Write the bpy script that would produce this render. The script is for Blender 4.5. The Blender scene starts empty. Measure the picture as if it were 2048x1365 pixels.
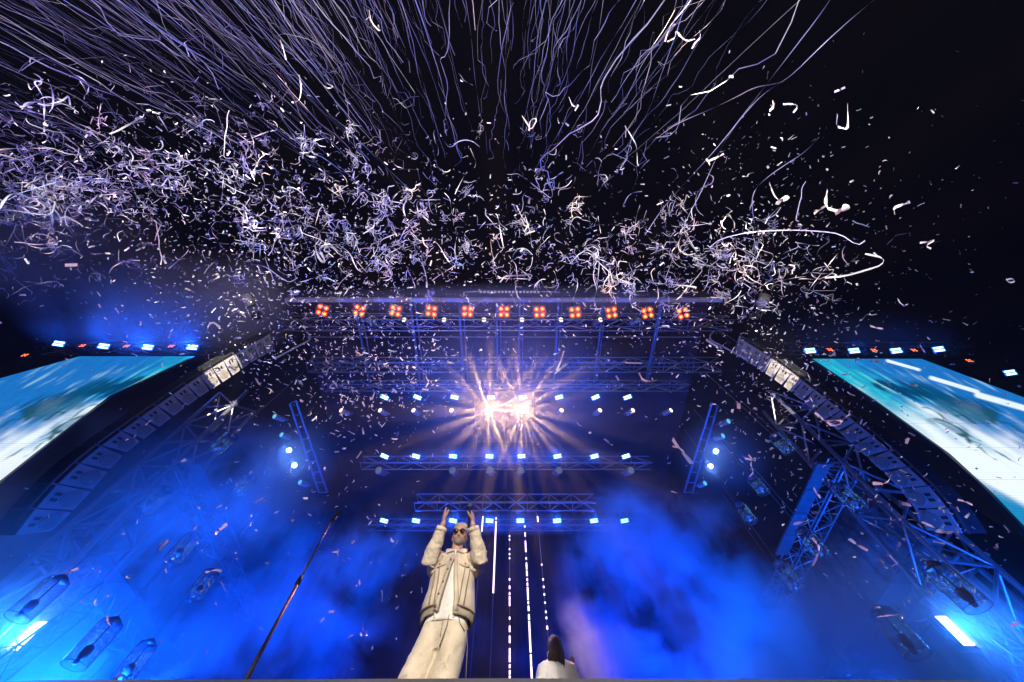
import bpy, math, random
from mathutils import Vector, Matrix, noise
random.seed(11)
R = math.radians
SC = bpy.context.scene
COL = SC.collection

# ------------------------------------------------------------------ camera, world, light, exposure
CAMZ = 0.8
FL, CX, CY, PITCH = 690.0, 1018.0, 682.5, R(66.4)
cd = bpy.data.cameras.new('camera')
cam = bpy.data.objects.new('camera', cd)
COL.objects.link(cam)
cam.location = (0, 0, CAMZ)
cam.rotation_euler = (math.pi / 2 + PITCH, 0, 0)
cd.sensor_width = 36
cd.lens = 36 * FL / 2048
cd.shift_x = (1024 - CX) / 2048
cd.clip_start = 0.05
cd.clip_end = 400
SC.camera = cam
SC.view_settings.view_transform = 'Standard'
SC.view_settings.look = 'None'
SC.view_settings.exposure = 0
SC.view_settings.gamma = 1
cy = SC.cycles
cy.use_denoising = True
try:
    cy.denoiser = 'OPENIMAGEDENOISE'
except Exception:
    pass
cy.use_light_tree = True
cy.max_bounces = 6
cy.diffuse_bounces = 2
cy.glossy_bounces = 2
cy.transmission_bounces = 5
cy.transparent_max_bounces = 12
cy.volume_bounces = 0
cy.volume_step_rate = 1.0
cy.volume_max_steps = 96
cy.sample_clamp_indirect = 4
cy.sample_clamp_direct = 0
cy.use_adaptive_sampling = False
cy.caustics_reflective = False
cy.caustics_refractive = False

W = bpy.data.worlds.new('World')
SC.world = W
W.use_nodes = True
W.node_tree.nodes['Background'].inputs['Color'].default_value = (0.25, 0.3, 0.9, 1)
W.node_tree.nodes['Background'].inputs['Strength'].default_value = 0.004


def lamp(name, kind, loc, target, color, energy, angle=60, blend=0.5, size=0.3, parent=None):
    d = bpy.data.lights.new(name, kind)
    d.color = color
    d.energy = energy
    if kind == 'SPOT':
        d.spot_size = R(angle)
        d.spot_blend = blend
        d.shadow_soft_size = size
    elif kind == 'POINT':
        d.shadow_soft_size = size
    elif kind == 'AREA':
        d.size = size
    o = bpy.data.objects.new(name, d)
    COL.objects.link(o)
    o.location = loc
    if target is not None:
        o.rotation_euler = (Vector(target) - Vector(loc)).to_track_quat('-Z', 'Y').to_euler()
    return o


def ray(px, py):
    a = (px - CX) / FL
    b = (CY - py) / FL
    return Vector((a, math.cos(PITCH) - math.sin(PITCH) * b, math.sin(PITCH) + math.cos(PITCH) * b))


C0 = Vector((0, 0, CAMZ))
def at_k(px, py, k): return C0 + ray(px, py) * k
def at_x(px, py, x): r = ray(px, py); return C0 + r * (x / r.x)
def at_y(px, py, y): r = ray(px, py); return C0 + r * (y / r.y)
def at_z(px, py, z): r = ray(px, py); return C0 + r * ((z - CAMZ) / r.z)



BLUE = (0.001, 0.035, 1.0)
AZURE = (0.003, 0.10, 1.0)
WARM = (1.0, 0.88, 0.72)
LAV = (0.66, 0.50, 1.0)
# show lighting outside the frame, plus added fill lamps for confetti and stage edge
lamp('follow_spot_lamp', 'SPOT', (2, -26, 9), (-0.5, 3.5, 3.0), WARM, 50000, 4.6, 0.35, 0.15)
lamp('array_spot_lamp', 'SPOT', (-8, -16, 3), at_x(1563, 745, 9), (1, .87, .70), 260000, 2.5, 0.02, 0.02)
lamp('array_spot_lamp', 'SPOT', (8, -16, 3), at_x(447, 736, -9), (1, .87, .70), 260000, 2.5, 0.02, 0.02)
lamp('crowd_wash_lamp', 'SPOT', (-8, -7, 0.6), (-6.5, -3.5, 14), (.74, .52, 1.0), 6000, 75, 0.5, 0.3)
lamp('crowd_wash_lamp', 'SPOT', (3, -8, 0.6), (1.5, -4, 14), (.62, .45, 1.0), 1700, 75, 0.5, 0.3)
lamp('added_confetti_lamp', 'SPOT', (3, -3.5, 1), (2.5, -1.0, 9), (1, .93, .88), 4400, 95, 0.6, 0.2)  # added lamp close to the camera, only to whiten the confetti
lamp('added_confetti_lamp', 'SPOT', (-4, -3.5, 1), (-3, -1.0, 9), (0.98, .92, .98), 4400, 95, 0.6, 0.2)
lamp('crowd_wash_lamp', 'SPOT', (-16, -5, 0.6), (-16, 4.5, 15), (0.62, .48, 1), 4200, 52, 0.8, 0.3)
lamp('added_front_lamp', 'SPOT', (0, -20, 5), (0.2, 3.0, 2.4), (1, .88, .76), 1500, 9, 0.8, 0.2)  # added front fill for the man and the stage trim
lamp('added_confetti_lamp', 'SPOT', (-2.8, -.3, .9), (-3.0, 3.0, 4.5), (.9, .9, 1), 110, 80, 0.7, 0.2)  # added near lamp for the low flakes
lamp('added_confetti_lamp', 'SPOT', (3.2, -.3, .9), (3.8, 3.0, 4.5), (.9, .9, 1), 130, 80, 0.7, 0.2)
lamp('added_front_lamp', 'SPOT', (0, -9, 1.9), (0, 2.2, 1.5), (.95, .9, 1), 420, 34, 0.5, 0.2)  # added to brighten the stage edge
# floor washes standing on the deck at the sides and rear of the stage
FLOOR_WASH = [((-7.6, 8.2, 2.0), (-6.5, 8.5, 9), AZURE, 13000, 120), ((-5.5, 12.5, 2.0), (-5.0, 11, 9), BLUE, 6500, 110),
              ((7.4, 9.6, 2.0), (6.0, 9.5, 9), AZURE, 12000, 100), ((3.2, 12.8, 2.0), (3.0, 11.5, 9), BLUE, 12000, 100),
              ((8.2, 5.6, 2.0), (10.2, 8.2, 7.5), AZURE, 5000, 75), ((-8.2, 5.6, 2.0), (-10.2, 8.2, 7.5), AZURE, 1800, 75)]  # this pair is added to bring out the side trusses
for l, t, c, e, an in FLOOR_WASH:
    lamp('floor_wash_lamp', 'SPOT', l, t, c, e, an, 0.9, 0.3)
lamp('floor_wash_lamp', 'SPOT', (1.25, 6.2, 2.2), (1.2, 6.2, 4.5), (0.9, 0.55, 0.75), 14, 50, 0.9, 0.15)
lamp('added_roof_lamp', 'SPOT', (0.5, 5.6, 10.2), (0.5, 6.0, 14.6), (0.05, 0.09, 1.0), 60, 150, 0.9, 0.3)  # added lamp in mid-air that gives the roof underside a weak blue


def proj(p):
    d = Vector(p) - C0
    f = d.y * math.cos(PITCH) + d.z * math.sin(PITCH)
    u = -d.y * math.sin(PITCH) + d.z * math.cos(PITCH)
    return CX + FL * d.x / f, CY - FL * u / f, f


# ------------------------------------------------------------------ materials
def newmat(name):
    m = bpy.data.materials.new(name)
    m.use_nodes = True
    return m


def nd(m, t, **kw):
    n = m.node_tree.nodes.new(t)
    for k, v in kw.items():
        setattr(n, k, v)
    return n


def paint(name, col, rough=0.5, metal=0.0, var=0.25, scale=6.0, bump=0.0, bscale=40, spec=0.5):
    m = newmat(name)
    b = m.node_tree.nodes['Principled BSDF']
    L = m.node_tree.links
    b.inputs['Roughness'].default_value = rough
    b.inputs['Metallic'].default_value = metal
    b.inputs['Specular IOR Level'].default_value = spec
    tc = nd(m, 'ShaderNodeTexCoord')
    n = nd(m, 'ShaderNodeTexNoise')
    n.inputs['Scale'].default_value = scale
    n.inputs['Detail'].default_value = 5
    L.new(tc.outputs['Object'], n.inputs['Vector'])
    cr = nd(m, 'ShaderNodeValToRGB')
    cr.color_ramp.elements[0].position = 0.3
    cr.color_ramp.elements[1].position = 0.7
    cr.color_ramp.elements[0].color = (*[c * (1 - var) for c in col], 1)
    cr.color_ramp.elements[1].color = (*[min(1, c * (1 + var)) for c in col], 1)
    L.new(n.outputs['Fac'], cr.inputs['Fac'])
    L.new(cr.outputs['Color'], b.inputs['Base Color'])
    if bump:
        n2 = nd(m, 'ShaderNodeTexNoise')
        n2.inputs['Scale'].default_value = bscale
        L.new(tc.outputs['Object'], n2.inputs['Vector'])
        bp = nd(m, 'ShaderNodeBump')
        bp.inputs['Strength'].default_value = bump
        bp.inputs['Distance'].default_value = 0.01
        L.new(n2.outputs['Fac'], bp.inputs['Height'])
        L.new(bp.outputs['Normal'], b.inputs['Normal'])
    return m


def glow(name, col, strength, sample=False):
    m = newmat(name)
    nt = m.node_tree
    nt.nodes.remove(nt.nodes['Principled BSDF'])
    e = nd(m, 'ShaderNodeEmission')
    e.inputs['Color'].default_value = (*col, 1)
    e.inputs['Strength'].default_value = strength
    nt.links.new(e.outputs[0], nt.nodes['Material Output'].inputs['Surface'])
    if not sample:
        m.cycles.emission_sampling = 'NONE'
    return m


def paper(name, col, trans=0.35):
    m = newmat(name)
    nt = m.node_tree
    nt.nodes.remove(nt.nodes['Principled BSDF'])
    d = nd(m, 'ShaderNodeBsdfDiffuse')
    t = nd(m, 'ShaderNodeBsdfTranslucent')
    g = nd(m, 'ShaderNodeBsdfGlossy')
    n = nd(m, 'ShaderNodeTexNoise')
    n.inputs['Scale'].default_value = 30
    mx = nd(m, 'ShaderNodeMix', data_type='RGBA')
    mx.inputs['A'].default_value = (*[c * .8 for c in col], 1)
    mx.inputs['B'].default_value = (*col, 1)
    nt.links.new(n.outputs['Fac'], mx.inputs['Factor'])
    for s in (d, t):
        nt.links.new(mx.outputs['Result'], s.inputs['Color'])
    g.inputs['Roughness'].default_value = 0.35
    g.inputs['Color'].default_value = (0.8, 0.8, 0.8, 1)
    m1 = nd(m, 'ShaderNodeMixShader')
    m1.inputs[0].default_value = trans
    nt.links.new(d.outputs[0], m1.inputs[1])
    nt.links.new(t.outputs[0], m1.inputs[2])
    m2 = nd(m, 'ShaderNodeMixShader')
    m2.inputs[0].default_value = 0.08
    nt.links.new(m1.outputs[0], m2.inputs[1])
    nt.links.new(g.outputs[0], m2.inputs[2])
    nt.links.new(m2.outputs[0], nt.nodes['Material Output'].inputs['Surface'])
    return m


M = {}
M['black'] = paint('black_metal', (0.02, 0.021, 0.024), 0.45, 0.3)
M['alu'] = paint('truss_aluminium', (0.125, 0.13, 0.145), 0.36, 0.9, 0.2, 9)
M['steel'] = paint('dark_steel', (0.10, 0.10, 0.11), 0.5, 0.6)
M['cab'] = paint('speaker_paint', (0.22, 0.21, 0.20), 0.6, 0.0, 0.12, 3, 0.15, 60)
M['grille'] = paint('speaker_grille', (0.15, 0.14, 0.12), 0.7, 0.0, 0.15, 20, 0.4, 200)
M['slot'] = paint('speaker_slot', (0.008, 0.008, 0.01), 0.8)
M['drape'] = paint('black_drape', (0.004, 0.004, 0.005), 1.0, 0, 0.4, 2, 0.3, 6, 0.0)
M['scrim'] = paint('side_scrim', (0.16, 0.16, 0.17), 0.8, 0, 0.4, 5, 0.6, 25)
M['fascia'] = paint('pale_fascia', (0.42, 0.40, 0.42), 0.6, 0, 0.15, 4, 0.2, 30)
M['roof'] = paint('roof_fabric', (0.007, 0.007, 0.012), 0.95, 0, 0.5, 1.6, 0.5, 5, 0.05)
M['beam'] = paint('fascia_beam', (0.20, 0.17, 0.20), 0.45, 0.3, 0.25, 3)
M['floor'] = paint('stage_deck_paint', (0.03, 0.03, 0.034), 0.5)
M['ground'] = paint('trodden_ground', (0.05, 0.048, 0.045), 0.9, 0, 0.4, 1)
M['lens_blue'] = glow('blue_wash_led', (0.42, 0.80, 1.0), 6)
M['lens_warm'] = glow('warm_lens', (1.0, 0.72, 0.38), 2.6)
M['board'] = paint('soffit_paint', (0.045, 0.045, 0.05), 0.8, 0, 0.3, 3, 0.3, 30)
M['tower'] = paint('brightened_aluminium', (0.34, 0.35, 0.37), 0.4, 0.85, 0.25, 5)  # paler copy of the truss metal; stands in for stronger light on it
M['lens_halo'] = glow('blue_wash_halo', (0.01, 0.13, 1.0), 2.6)  # halo colour of the wash LEDs, given to a solid margin
M['lens_dim'] = glow('dim_lens', (0.25, 0.35, 0.6), 0.35)
M['lens_cool'] = glow('cyan_lens', (0.12, 0.55, 0.85), 1.1)
M['lens_hot'] = glow('hot_beam_lens', (1.0, 0.93, 0.8), 10)
M['lens_coolhot'] = glow('hot_cyan_lens', (0.45, 0.9, 1.0), 14)
M['halo_red'] = glow('red_blinder_halo', (1.0, 0.05, 0.008), 3.0)  # red halo of the bulbs as a glowing colour
M['lens_bulb'] = glow('orange_bulb', (1.0, 0.33, 0.09), 3.4)
M['cell'] = glow('led_cell', (1.0, 0.80, 0.95), 2.4, True)
M['panel'] = glow('strobe_panel_face', (0.75, 0.9, 1.0), 9, True)
M['fairy'] = glow('fairy_light', (0.15, 0.5, 1.0), 1.3)
M['wire'] = paint('hanging_wire', (0.25, 0.25, 0.27), 0.4, 0.5)
M['brass'] = paint('bronze_stand', (0.20, 0.13, 0.09), 0.35, 0.8, 0.2)
M['denim'] = paint('sand_denim', (0.60, 0.52, 0.42), 0.85, 0, 0.14, 9, 0.5, 120)
M['denim2'] = paint('sand_denim_trousers', (0.66, 0.58, 0.46), 0.85, 0, 0.12, 7, 0.5, 110)
M['seam'] = paint('seam_thread', (0.26, 0.20, 0.15), 0.9)
M['tee'] = paint('white_cotton', (0.80, 0.79, 0.77), 0.9, 0, 0.05, 6, 0.3, 60)
M['skin'] = paint('skin', (0.46, 0.26, 0.18), 0.5, 0, 0.12, 12, 0.15, 80)
M['skin2'] = paint('brown_skin', (0.24, 0.10, 0.05), 0.5, 0, 0.12, 12)
M['beard'] = paint('grey_beard', (0.26, 0.21, 0.18), 0.9, 0, 0.5, 70, 0.8, 200)
M['hair'] = paint('grey_hair', (0.34, 0.31, 0.29), 0.8, 0, 0.5, 60, 0.9, 120)
M['darkhair'] = paint('dark_hair', (0.016, 0.008, 0.006), 0.6, 0, 0.6, 30, 0.6, 60)
M['shades'] = paint('black_glass', (0.005, 0.005, 0.006), 0.08, 0, 0.1)
M['copper'] = paint('copper_button', (0.45, 0.20, 0.08), 0.35, 0.8)
M['shoe'] = paint('white_trainer', (0.7, 0.7, 0.68), 0.6)
PAPER = [paper('white_paper', (0.88, 0.86, 0.84)), paper('cream_lit_paper', (0.86, 0.76, 0.66)),
         paper('lilac_lit_paper', (0.60, 0.57, 0.86)), paper('pink_lit_paper', (0.80, 0.62, 0.72)), paper('sky_lit_paper', (0.50, 0.60, 0.88))]  # white paper; cream, lilac, pink and sky put the lamps' colour into it

gm = newmat('clear_acrylic')
gb = gm.node_tree.nodes['Principled BSDF']
gm.node_tree.nodes.remove(gb)
_t = nd(gm, 'ShaderNodeBsdfTransparent'); _t.inputs[0].default_value = (0.86, 0.9, 0.95, 1)
_g = nd(gm, 'ShaderNodeBsdfGlossy'); _g.inputs['Roughness'].default_value = 0.22; _g.inputs['Color'].default_value = (.35, .38, .42, 1)
_f = nd(gm, 'ShaderNodeLayerWeight'); _f.inputs[0].default_value = 0.35
_m = nd(gm, 'ShaderNodeMixShader')
gm.node_tree.links.new(_f.outputs['Facing'], _m.inputs[0])
gm.node_tree.links.new(_t.outputs[0], _m.inputs[1])
gm.node_tree.links.new(_g.outputs[0], _m.inputs[2])
gm.node_tree.links.new(_m.outputs[0], gm.node_tree.nodes['Material Output'].inputs['Surface'])
M['acrylic'] = gm


# ------------------------------------------------------------------ mesh builder
class MB:
    def __init__(s):
        s.v = []
        s.f = []

    def poly(s, pts):
        n = len(s.v)
        s.v += [tuple(p) for p in pts]
        s.f.append(tuple(range(n, n + len(pts))))
        return s

    def box(s, c, d, rot=None):
        n = len(s.v)
        c = Vector(c)
        for z in (-1, 1):
            for x, y in ((-1, -1), (1, -1), (1, 1), (-1, 1)):
                p = Vector((x * d[0] / 2, y * d[1] / 2, z * d[2] / 2))
                if rot is not None:
                    p = rot @ p
                s.v.append(tuple(c + p))
        for q in ((0, 3, 2, 1), (4, 5, 6, 7), (0, 1, 5, 4), (1, 2, 6, 5), (2, 3, 7, 6), (3, 0, 4, 7)):
            s.f.append(tuple(n + i for i in q))
        return s

    def hexa(s, p):                     # eight corners: 4 of one end, 4 of the other
        n = len(s.v)
        s.v += [tuple(q) for q in p]
        for q in ((0, 3, 2, 1), (4, 5, 6, 7), (0, 1, 5, 4), (1, 2, 6, 5), (2, 3, 7, 6), (3, 0, 4, 7)):
            s.f.append(tuple(n + i for i in q))
        return s

    def tube(s, pts, rad, sides=8, cap=True, flat=1.0, up=None):
        pts = [Vector(p) for p in pts]
        m = len(pts)
        if not isinstance(rad, (list, tuple)):
            rad = [rad] * m
        n0 = len(s.v)
        prev = None
        for i, p in enumerate(pts):
            t = (pts[min(i + 1, m - 1)] - pts[max(i - 1, 0)]).normalized()
            if prev is None:
                a = Vector(up) if up is not None else (Vector((0, 0, 1)) if abs(t.z) < .9 else Vector((1, 0, 0)))
                u = t.cross(a).normalized()
            else:
                u = (prev - t * prev.dot(t)).normalized()
            prev = u
            w = t.cross(u)
            rr = rad[i]
            rx, ry = (rr if isinstance(rr, tuple) else (rr, rr * flat))
            for k in range(sides):
                an = 2 * math.pi * k / sides
                s.v.append(tuple(p + u * (math.cos(an) * rx) + w * (math.sin(an) * ry)))
        for i in range(m - 1):
            for k in range(sides):
                a = n0 + i * sides + k
                b = n0 + i * sides + (k + 1) % sides
                s.f.append((a, b, b + sides, a + sides))
        if cap:
            s.f.append(tuple(n0 + k for k in reversed(range(sides))))
            s.f.append(tuple(n0 + (m - 1) * sides + k for k in range(sides)))
        return s

    def rings(s, rs, sides=20, cap=True):        # rs: (cx, cy, z, rx, ry)
        n0 = len(s.v)
        for (x, y, z, a, b) in rs:
            for k in range(sides):
                an = 2 * math.pi * k / sides
                s.v.append((x + a * math.cos(an), y + b * math.sin(an), z))
        for i in range(len(rs) - 1):
            for k in range(sides):
                p = n0 + i * sides + k
                q = n0 + i * sides + (k + 1) % sides
                s.f.append((p, q, q + sides, p + sides))
        if cap:
            s.f.append(tuple(n0 + k for k in reversed(range(sides))))
            s.f.append(tuple(n0 + (len(rs) - 1) * sides + k for k in range(sides)))
        return s

    def ball(s, c, r, seg=12, rn=8, rot=None):
        c = Vector(c)
        if not isinstance(r, tuple):
            r = (r, r, r)
        n0 = len(s.v)
        def put(p):
            p = Vector(p)
            if rot is not None:
                p = rot @ p
            s.v.append(tuple(c + p))
        put((0, 0, r[2]))
        for i in range(1, rn):
            ph = math.pi * i / rn
            for k in range(seg):
                th = 2 * math.pi * k / seg
                put((r[0] * math.sin(ph) * math.cos(th), r[1] * math.sin(ph) * math.sin(th), r[2] * math.cos(ph)))
        put((0, 0, -r[2]))
        for k in range(seg):
            s.f.append((n0, n0 + 1 + k, n0 + 1 + (k + 1) % seg))
        for i in range(rn - 2):
            for k in range(seg):
                a = n0 + 1 + i * seg + k
                b = n0 + 1 + i * seg + (k + 1) % seg
                s.f.append((a, a + seg, b + seg, b))
        e = n0 + 1 + (rn - 1) * seg
        for k in range(seg):
            s.f.append((e, n0 + 1 + (rn - 2) * seg + (k + 1) % seg, n0 + 1 + (rn - 2) * seg + k))
        return s

    def disc(s, c, nrm, r, sides=16):
        c = Vector(c)
        nrm = Vector(nrm).normalized()
        a = Vector((0, 0, 1)) if abs(nrm.z) < .9 else Vector((1, 0, 0))
        u = nrm.cross(a).normalized()
        w = nrm.cross(u)
        return s.poly([c + u * (math.cos(2 * math.pi * k / sides) * r) + w * (math.sin(2 * math.pi * k / sides) * r) for k in range(sides)])

    def ribbon(s, pts, w, norms=None, tw=0.0, ph=0.0):
        pts = [Vector(p) for p in pts]
        m = len(pts)
        n0 = len(s.v)
        side = None
        for i, p in enumerate(pts):
            t = (pts[min(i + 1, m - 1)] - pts[max(i - 1, 0)]).normalized()
            if side is None:
                side = t.cross(Vector((math.cos(ph), math.sin(ph), 0.31))).normalized()
            side = (side - t * side.dot(t))
            if side.length < 1e-4:
                side = t.orthogonal()
            side.normalize()
            if tw:
                side = Matrix.Rotation(tw, 3, t) @ side
            s.v.append(tuple(p - side * w / 2))
            s.v.append(tuple(p + side * w / 2))
        for i in range(m - 1):
            a = n0 + 2 * i
            s.f.append((a, a + 1, a + 3, a + 2))
        return s

    def mesh(s, name, mat=None, smooth=False):
        me = bpy.data.meshes.new(name)
        me.from_pydata(s.v, [], s.f)
        if mat is not None:
            me.materials.append(mat)
        if smooth:
            for p in me.polygons:
                p.use_smooth = True
        return me

    def build(s, name, mat, parent=None, smooth=False, loc=None, rot=None):
        o = bpy.data.objects.new(name, s.mesh(name, mat, smooth))
        COL.objects.link(o)
        if parent is not None:
            o.parent = parent
        if loc is not None:
            o.location = loc
        if rot is not None:
            o.rotation_euler = rot
        return o


def tag(o, label=None, cat=None, group=None, kind=None):
    if label: o['label'] = label
    if cat: o['category'] = cat
    if group: o['group'] = group
    if kind: o['kind'] = kind
    return o


def thing(name, loc=(0, 0, 0), label=None, cat=None, group=None, rot=None):
    o = bpy.data.objects.new(name, None)
    o.empty_display_size = 0.1
    COL.objects.link(o)
    o.location = loc
    if rot is not None:
        o.rotation_euler = rot
    return tag(o, label, cat, group)


def copy_tree(o, parent=None):
    c = o.copy()
    COL.objects.link(c)
    c.parent = parent
    for ch in list(o.children):
        copy_tree(ch, c)
    return c


def rod(parent, name, mat, a, b, r, meshes={}):
    """a straight tube from a to b that shares one unit mesh"""
    key = mat.name
    if key not in meshes:
        mb = MB()
        mb.tube([(0, 0, 0), (0, 0, 1)], 1, 6, cap=False)
        meshes[key] = mb.mesh('tube_piece', mat, True)
    o = bpy.data.objects.new(name, meshes[key])
    COL.objects.link(o)
    o.parent = parent
    a = Vector(a); b = Vector(b)
    o.location = a
    o.rotation_euler = (b - a).to_track_quat('Z', 'Y').to_euler()
    o.scale = (r, r, (b - a).length)
    return o


ORD = ['first', 'second', 'third', 'fourth', 'fifth', 'sixth', 'seventh', 'eighth', 'ninth', 'tenth', 'eleventh']

# ------------------------------------------------------------------ setting
MB().box((0, -40, -0.1), (400, 400, 0.2)).build('ground', M['ground'])['kind'] = 'structure'
YE = at_z(CX, 1363.2, 1.70).y
dk = MB()
# deck with a shallow thrust in its middle
pl = [(-14, YE + .55), (-6, YE + .32), (-2.3, YE + .02), (0, YE), (2.3, YE + .02), (6, YE + .32), (14, YE + .55), (14, 16.5), (-14, 16.5)]
n = len(pl)
dk.v = [(x, y, 0.003) for x, y in pl] + [(x, y, 1.695) for x, y in pl]
dk.f = [tuple(range(n, 2 * n)), tuple(reversed(range(n)))] + [(i, (i + 1) % n, n + (i + 1) % n, n + i) for i in range(n)]
tag(dk.build('stage_floor', M['floor']), kind='structure')
lip = MB()
for i in range(6):
    a, b = pl[i], pl[i + 1]
    lip.hexa([(a[0], a[1] - .03, 1.62), (b[0], b[1] - .03, 1.62), (b[0], b[1] + .03, 1.62), (a[0], a[1] + .03, 1.62),
              (a[0], a[1] - .03, 1.70), (b[0], b[1] - .03, 1.70), (b[0], b[1] + .03, 1.70), (a[0], a[1] + .03, 1.70)])
tag(lip.build('stage_edge_trim', M['tee']), 'pale strip of trim running along the front edge of the stage', 'edge trim')

# back drape with folds
dr = MB()
N = 160
for i in range(N + 1):
    x = -12 + 24 * i / N
    y = 16.0 + 0.10 * math.sin(i * 1.9) + 0.05 * math.sin(i * 0.7)
    dr.v += [(x, y, 1.70), (x, y, 14.2)]
dr.f = [(2 * i, 2 * i + 2, 2 * i + 3, 2 * i + 1) for i in range(N)]
tag(dr.build('back_drape', M['drape'], smooth=True), 'black pleated drape closing the back of the stage', 'curtain')


# ------------------------------------------------------------------ truss
def truss(name, a, b, s, label, cat='truss', bay=None, r=0.026, up=(0, 0, 1), group=None, mat=None, hooks=False, faces=(0, 1, 2, 3)):
    mat = mat or M['alu']
    a = Vector(a); b = Vector(b)
    t = thing(name, a, label, cat, group)
    d = b - a
    L = d.length
    d.normalize()
    u = d.cross(Vector(up))
    if u.length < 0.01:
        u = d.cross(Vector((1, 0, 0)))
    u.normalize()
    w = u.cross(d).normalized()
    cs = [u * (s / 2) * i + w * (s / 2) * j for i, j in ((-1, -1), (1, -1), (1, 1), (-1, 1))]
    for c in cs:
        rod(t, 'chord', mat, c, c + d * L, r)
    bay = bay or s
    nb = max(1, int(round(L / bay)))
    for i in range(nb):
        p0 = d * (L * i / nb)
        p1 = d * (L * (i + 1) / nb)
        for j in faces:
            c0, c1 = cs[j], cs[(j + 1) % 4]
            if (i + j) % 2:
                c0, c1 = c1, c0
            rod(t, 'brace', mat, p0 + c0, p1 + c1, r * 0.55)
        if i % 2 == 0:
            for j in (0, 2):
                rod(t, 'brace', mat, p0 + cs[j], p0 + cs[(j + 1) % 4], r * 0.5)
    return t


# roof: front fascia beam, fabric panels, rafters, purlins
ZR = 14.35
bl = at_z(572, 600, ZR); br = at_z(1442, 604, ZR)
roof = thing('stage_roof', (0, 4, ZR), 'wide dark stage roof with a pale front edge beam over the performers', 'stage roof')
f = MB().box(((bl.x + br.x) / 2, bl.y - 4.0, 0), (br.x - bl.x, 0.16, 0.16))
f.build('edge_beam', M['beam'], roof)
for i in range(24):
    x = bl.x + .4 + (br.x - bl.x - .8) * i / 23
    MB().tube([(x, bl.y - 4.082, -.01), (x, bl.y - 4.10, -.01)], 0.018, 8).build('bolt', M['black'], roof)
fb = MB()
for i in range(60):
    x0 = bl.x + (br.x - bl.x) * i / 60; x1 = bl.x + (br.x - bl.x) * (i + 1) / 60
    w0 = .04 * math.sin(i * 1.1); w1 = .04 * math.sin((i + 1) * 1.1)
    fb.poly([(x0, bl.y - 4.12 + w0, .1), (x1, bl.y - 4.12 + w1, .1), (x1, bl.y - 4.32 + w1, .34), (x0, bl.y - 4.32 + w0, .34)])
fb.build('valance', M['roof'], roof, True)
# emblem of a winged grille on the valance
em = MB()
for i in range(17):
    x = -1.15 + 2.5 * i / 17
    em.box((x, bl.y - 4.27, .20), (.09, .012, .10), Matrix.Rotation(R(40), 3, 'X'))
em.build('emblem', M['fascia'], roof)
wg = MB()
for sgn in (-1, 1):
    for i in range(5):
        x = .1 + sgn * (1.35 + .12 * i)
        wg.box((x, bl.y - 4.28, .22 - .012 * i), (.30, .012, .018), Matrix.Rotation(R(18 * sgn), 3, 'Y'))
wg.build('emblem_wings', M['fascia'], roof)
for i in range(12):
    for j in range(9):
        x0 = bl.x + (br.x - bl.x) * i / 12 + .004; x1 = bl.x + (br.x - bl.x) * (i + 1) / 12 - .004
        y0 = .15 + j * 1.3; y1 = y0 + 1.295
        mb = MB()
        ns = 5
        for q in range(ns + 1):
            for p in range(ns + 1):
                xx = x0 + (x1 - x0) * p / ns; yy = y0 + (y1 - y0) * q / ns
                zz = .75 + .012 * math.sin(math.pi * p / ns) * math.sin(math.pi * q / ns) + .02 * noise.noise((xx * 3, yy * 3, 1))
                mb.v.append((xx, yy, zz))
        for q in range(ns):
            for p in range(ns):
                k = q * (ns + 1) + p
                mb.f.append((k, k + 1, k + ns + 2, k + ns + 1))
        mb.build('roof_panel', M['roof'], roof, True)
for px in (700, 815, 915, 992, 1040, 1120, 1212, 1330):
    x = at_z(px, 604, ZR).x
    rod(roof, 'rafter', M['alu'], (x, .1, .35), (x, 4.2, .40), .055)
    rod(roof, 'rafter', M['alu'], (x + .16, .1, .52), (x + .16, 4.2, .55), .03)
for y in (.9, 2.0, 3.3):
    rod(roof, 'purlin', M['steel'], (bl.x + .1, y, .62), (br.x - .1, y, .62), .035)

# trusses across the stage
def row(py, k, x0, x1, s, label, name='lighting_truss', dz=0, dy=0, **kw):
    a = at_k(x0, py, k); b = at_k(x1, py, k)
    a.z += dz; b.z += dz; a.y += dy; b.y += dy
    return truss(name, a, b, s, label, **kw)


G = 'box trusses hung across the stage'
row(647, 13.7, 560, 1460, .46, 'front box truss under the roof edge that carries the orange lamps', bay=.9, group=G)
row(730, 14.6, 620, 1440, .46, 'box truss hung with chain hooks between the roof edge and the bright lamps', bay=.62, group=G)
row(772, 15.3, 650, 1375, .34, 'box truss behind the two dazzling lamps', bay=.7, group=G)
row(926, 14.2, 725, 1300, .36, 'box truss under the middle row of blue washes', bay=.7, group=G, r=.02)
row(1050, 14.3, 735, 1290, .30, 'faint rear truss at the lowest row of blue washes', bay=.7, group=G, r=.02)
row(1005, 13.0, 832, 1188, .40, 'short bright box truss above the man from which light strings hang', bay=.42, group=G, r=.022)

# clamps on the second truss
ck = thing('chain_hook', (0, 0, 0), None, 'hook')
MB().tube([(0, 0, -.02), (0, 0, -.12), (.05, 0, -.17), (.06, 0, -.23), (0, 0, -.26), (-.04, 0, -.22)], .014, 6).build('hook_body', M['alu'], ck, True)
MB().box((0, 0, .03), (.09, .09, .1)).build('clamp', M['alu'], ck)
hx = [668, 690, 715, 742, 770, 868, 888, 922, 958, 976, 1010, 1046, 1064, 1098, 1155, 1198, 1224, 1290, 1345, 1362]
for i, px in enumerate(hx):
    o = ck if i == 0 else copy_tree(ck)
    o.location = at_k(px, 730, 14.45) + Vector((0, -.25, -.24))
    tag(o, '%s small chain hook from the left, under the second truss' % (ORD + ['twelfth', 'thirteenth', 'fourteenth', 'fifteenth', 'sixteenth', 'seventeenth', 'eighteenth', 'nineteenth', 'twentieth'])[i].capitalize(), 'hook', 'chain hooks on the second truss')


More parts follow.
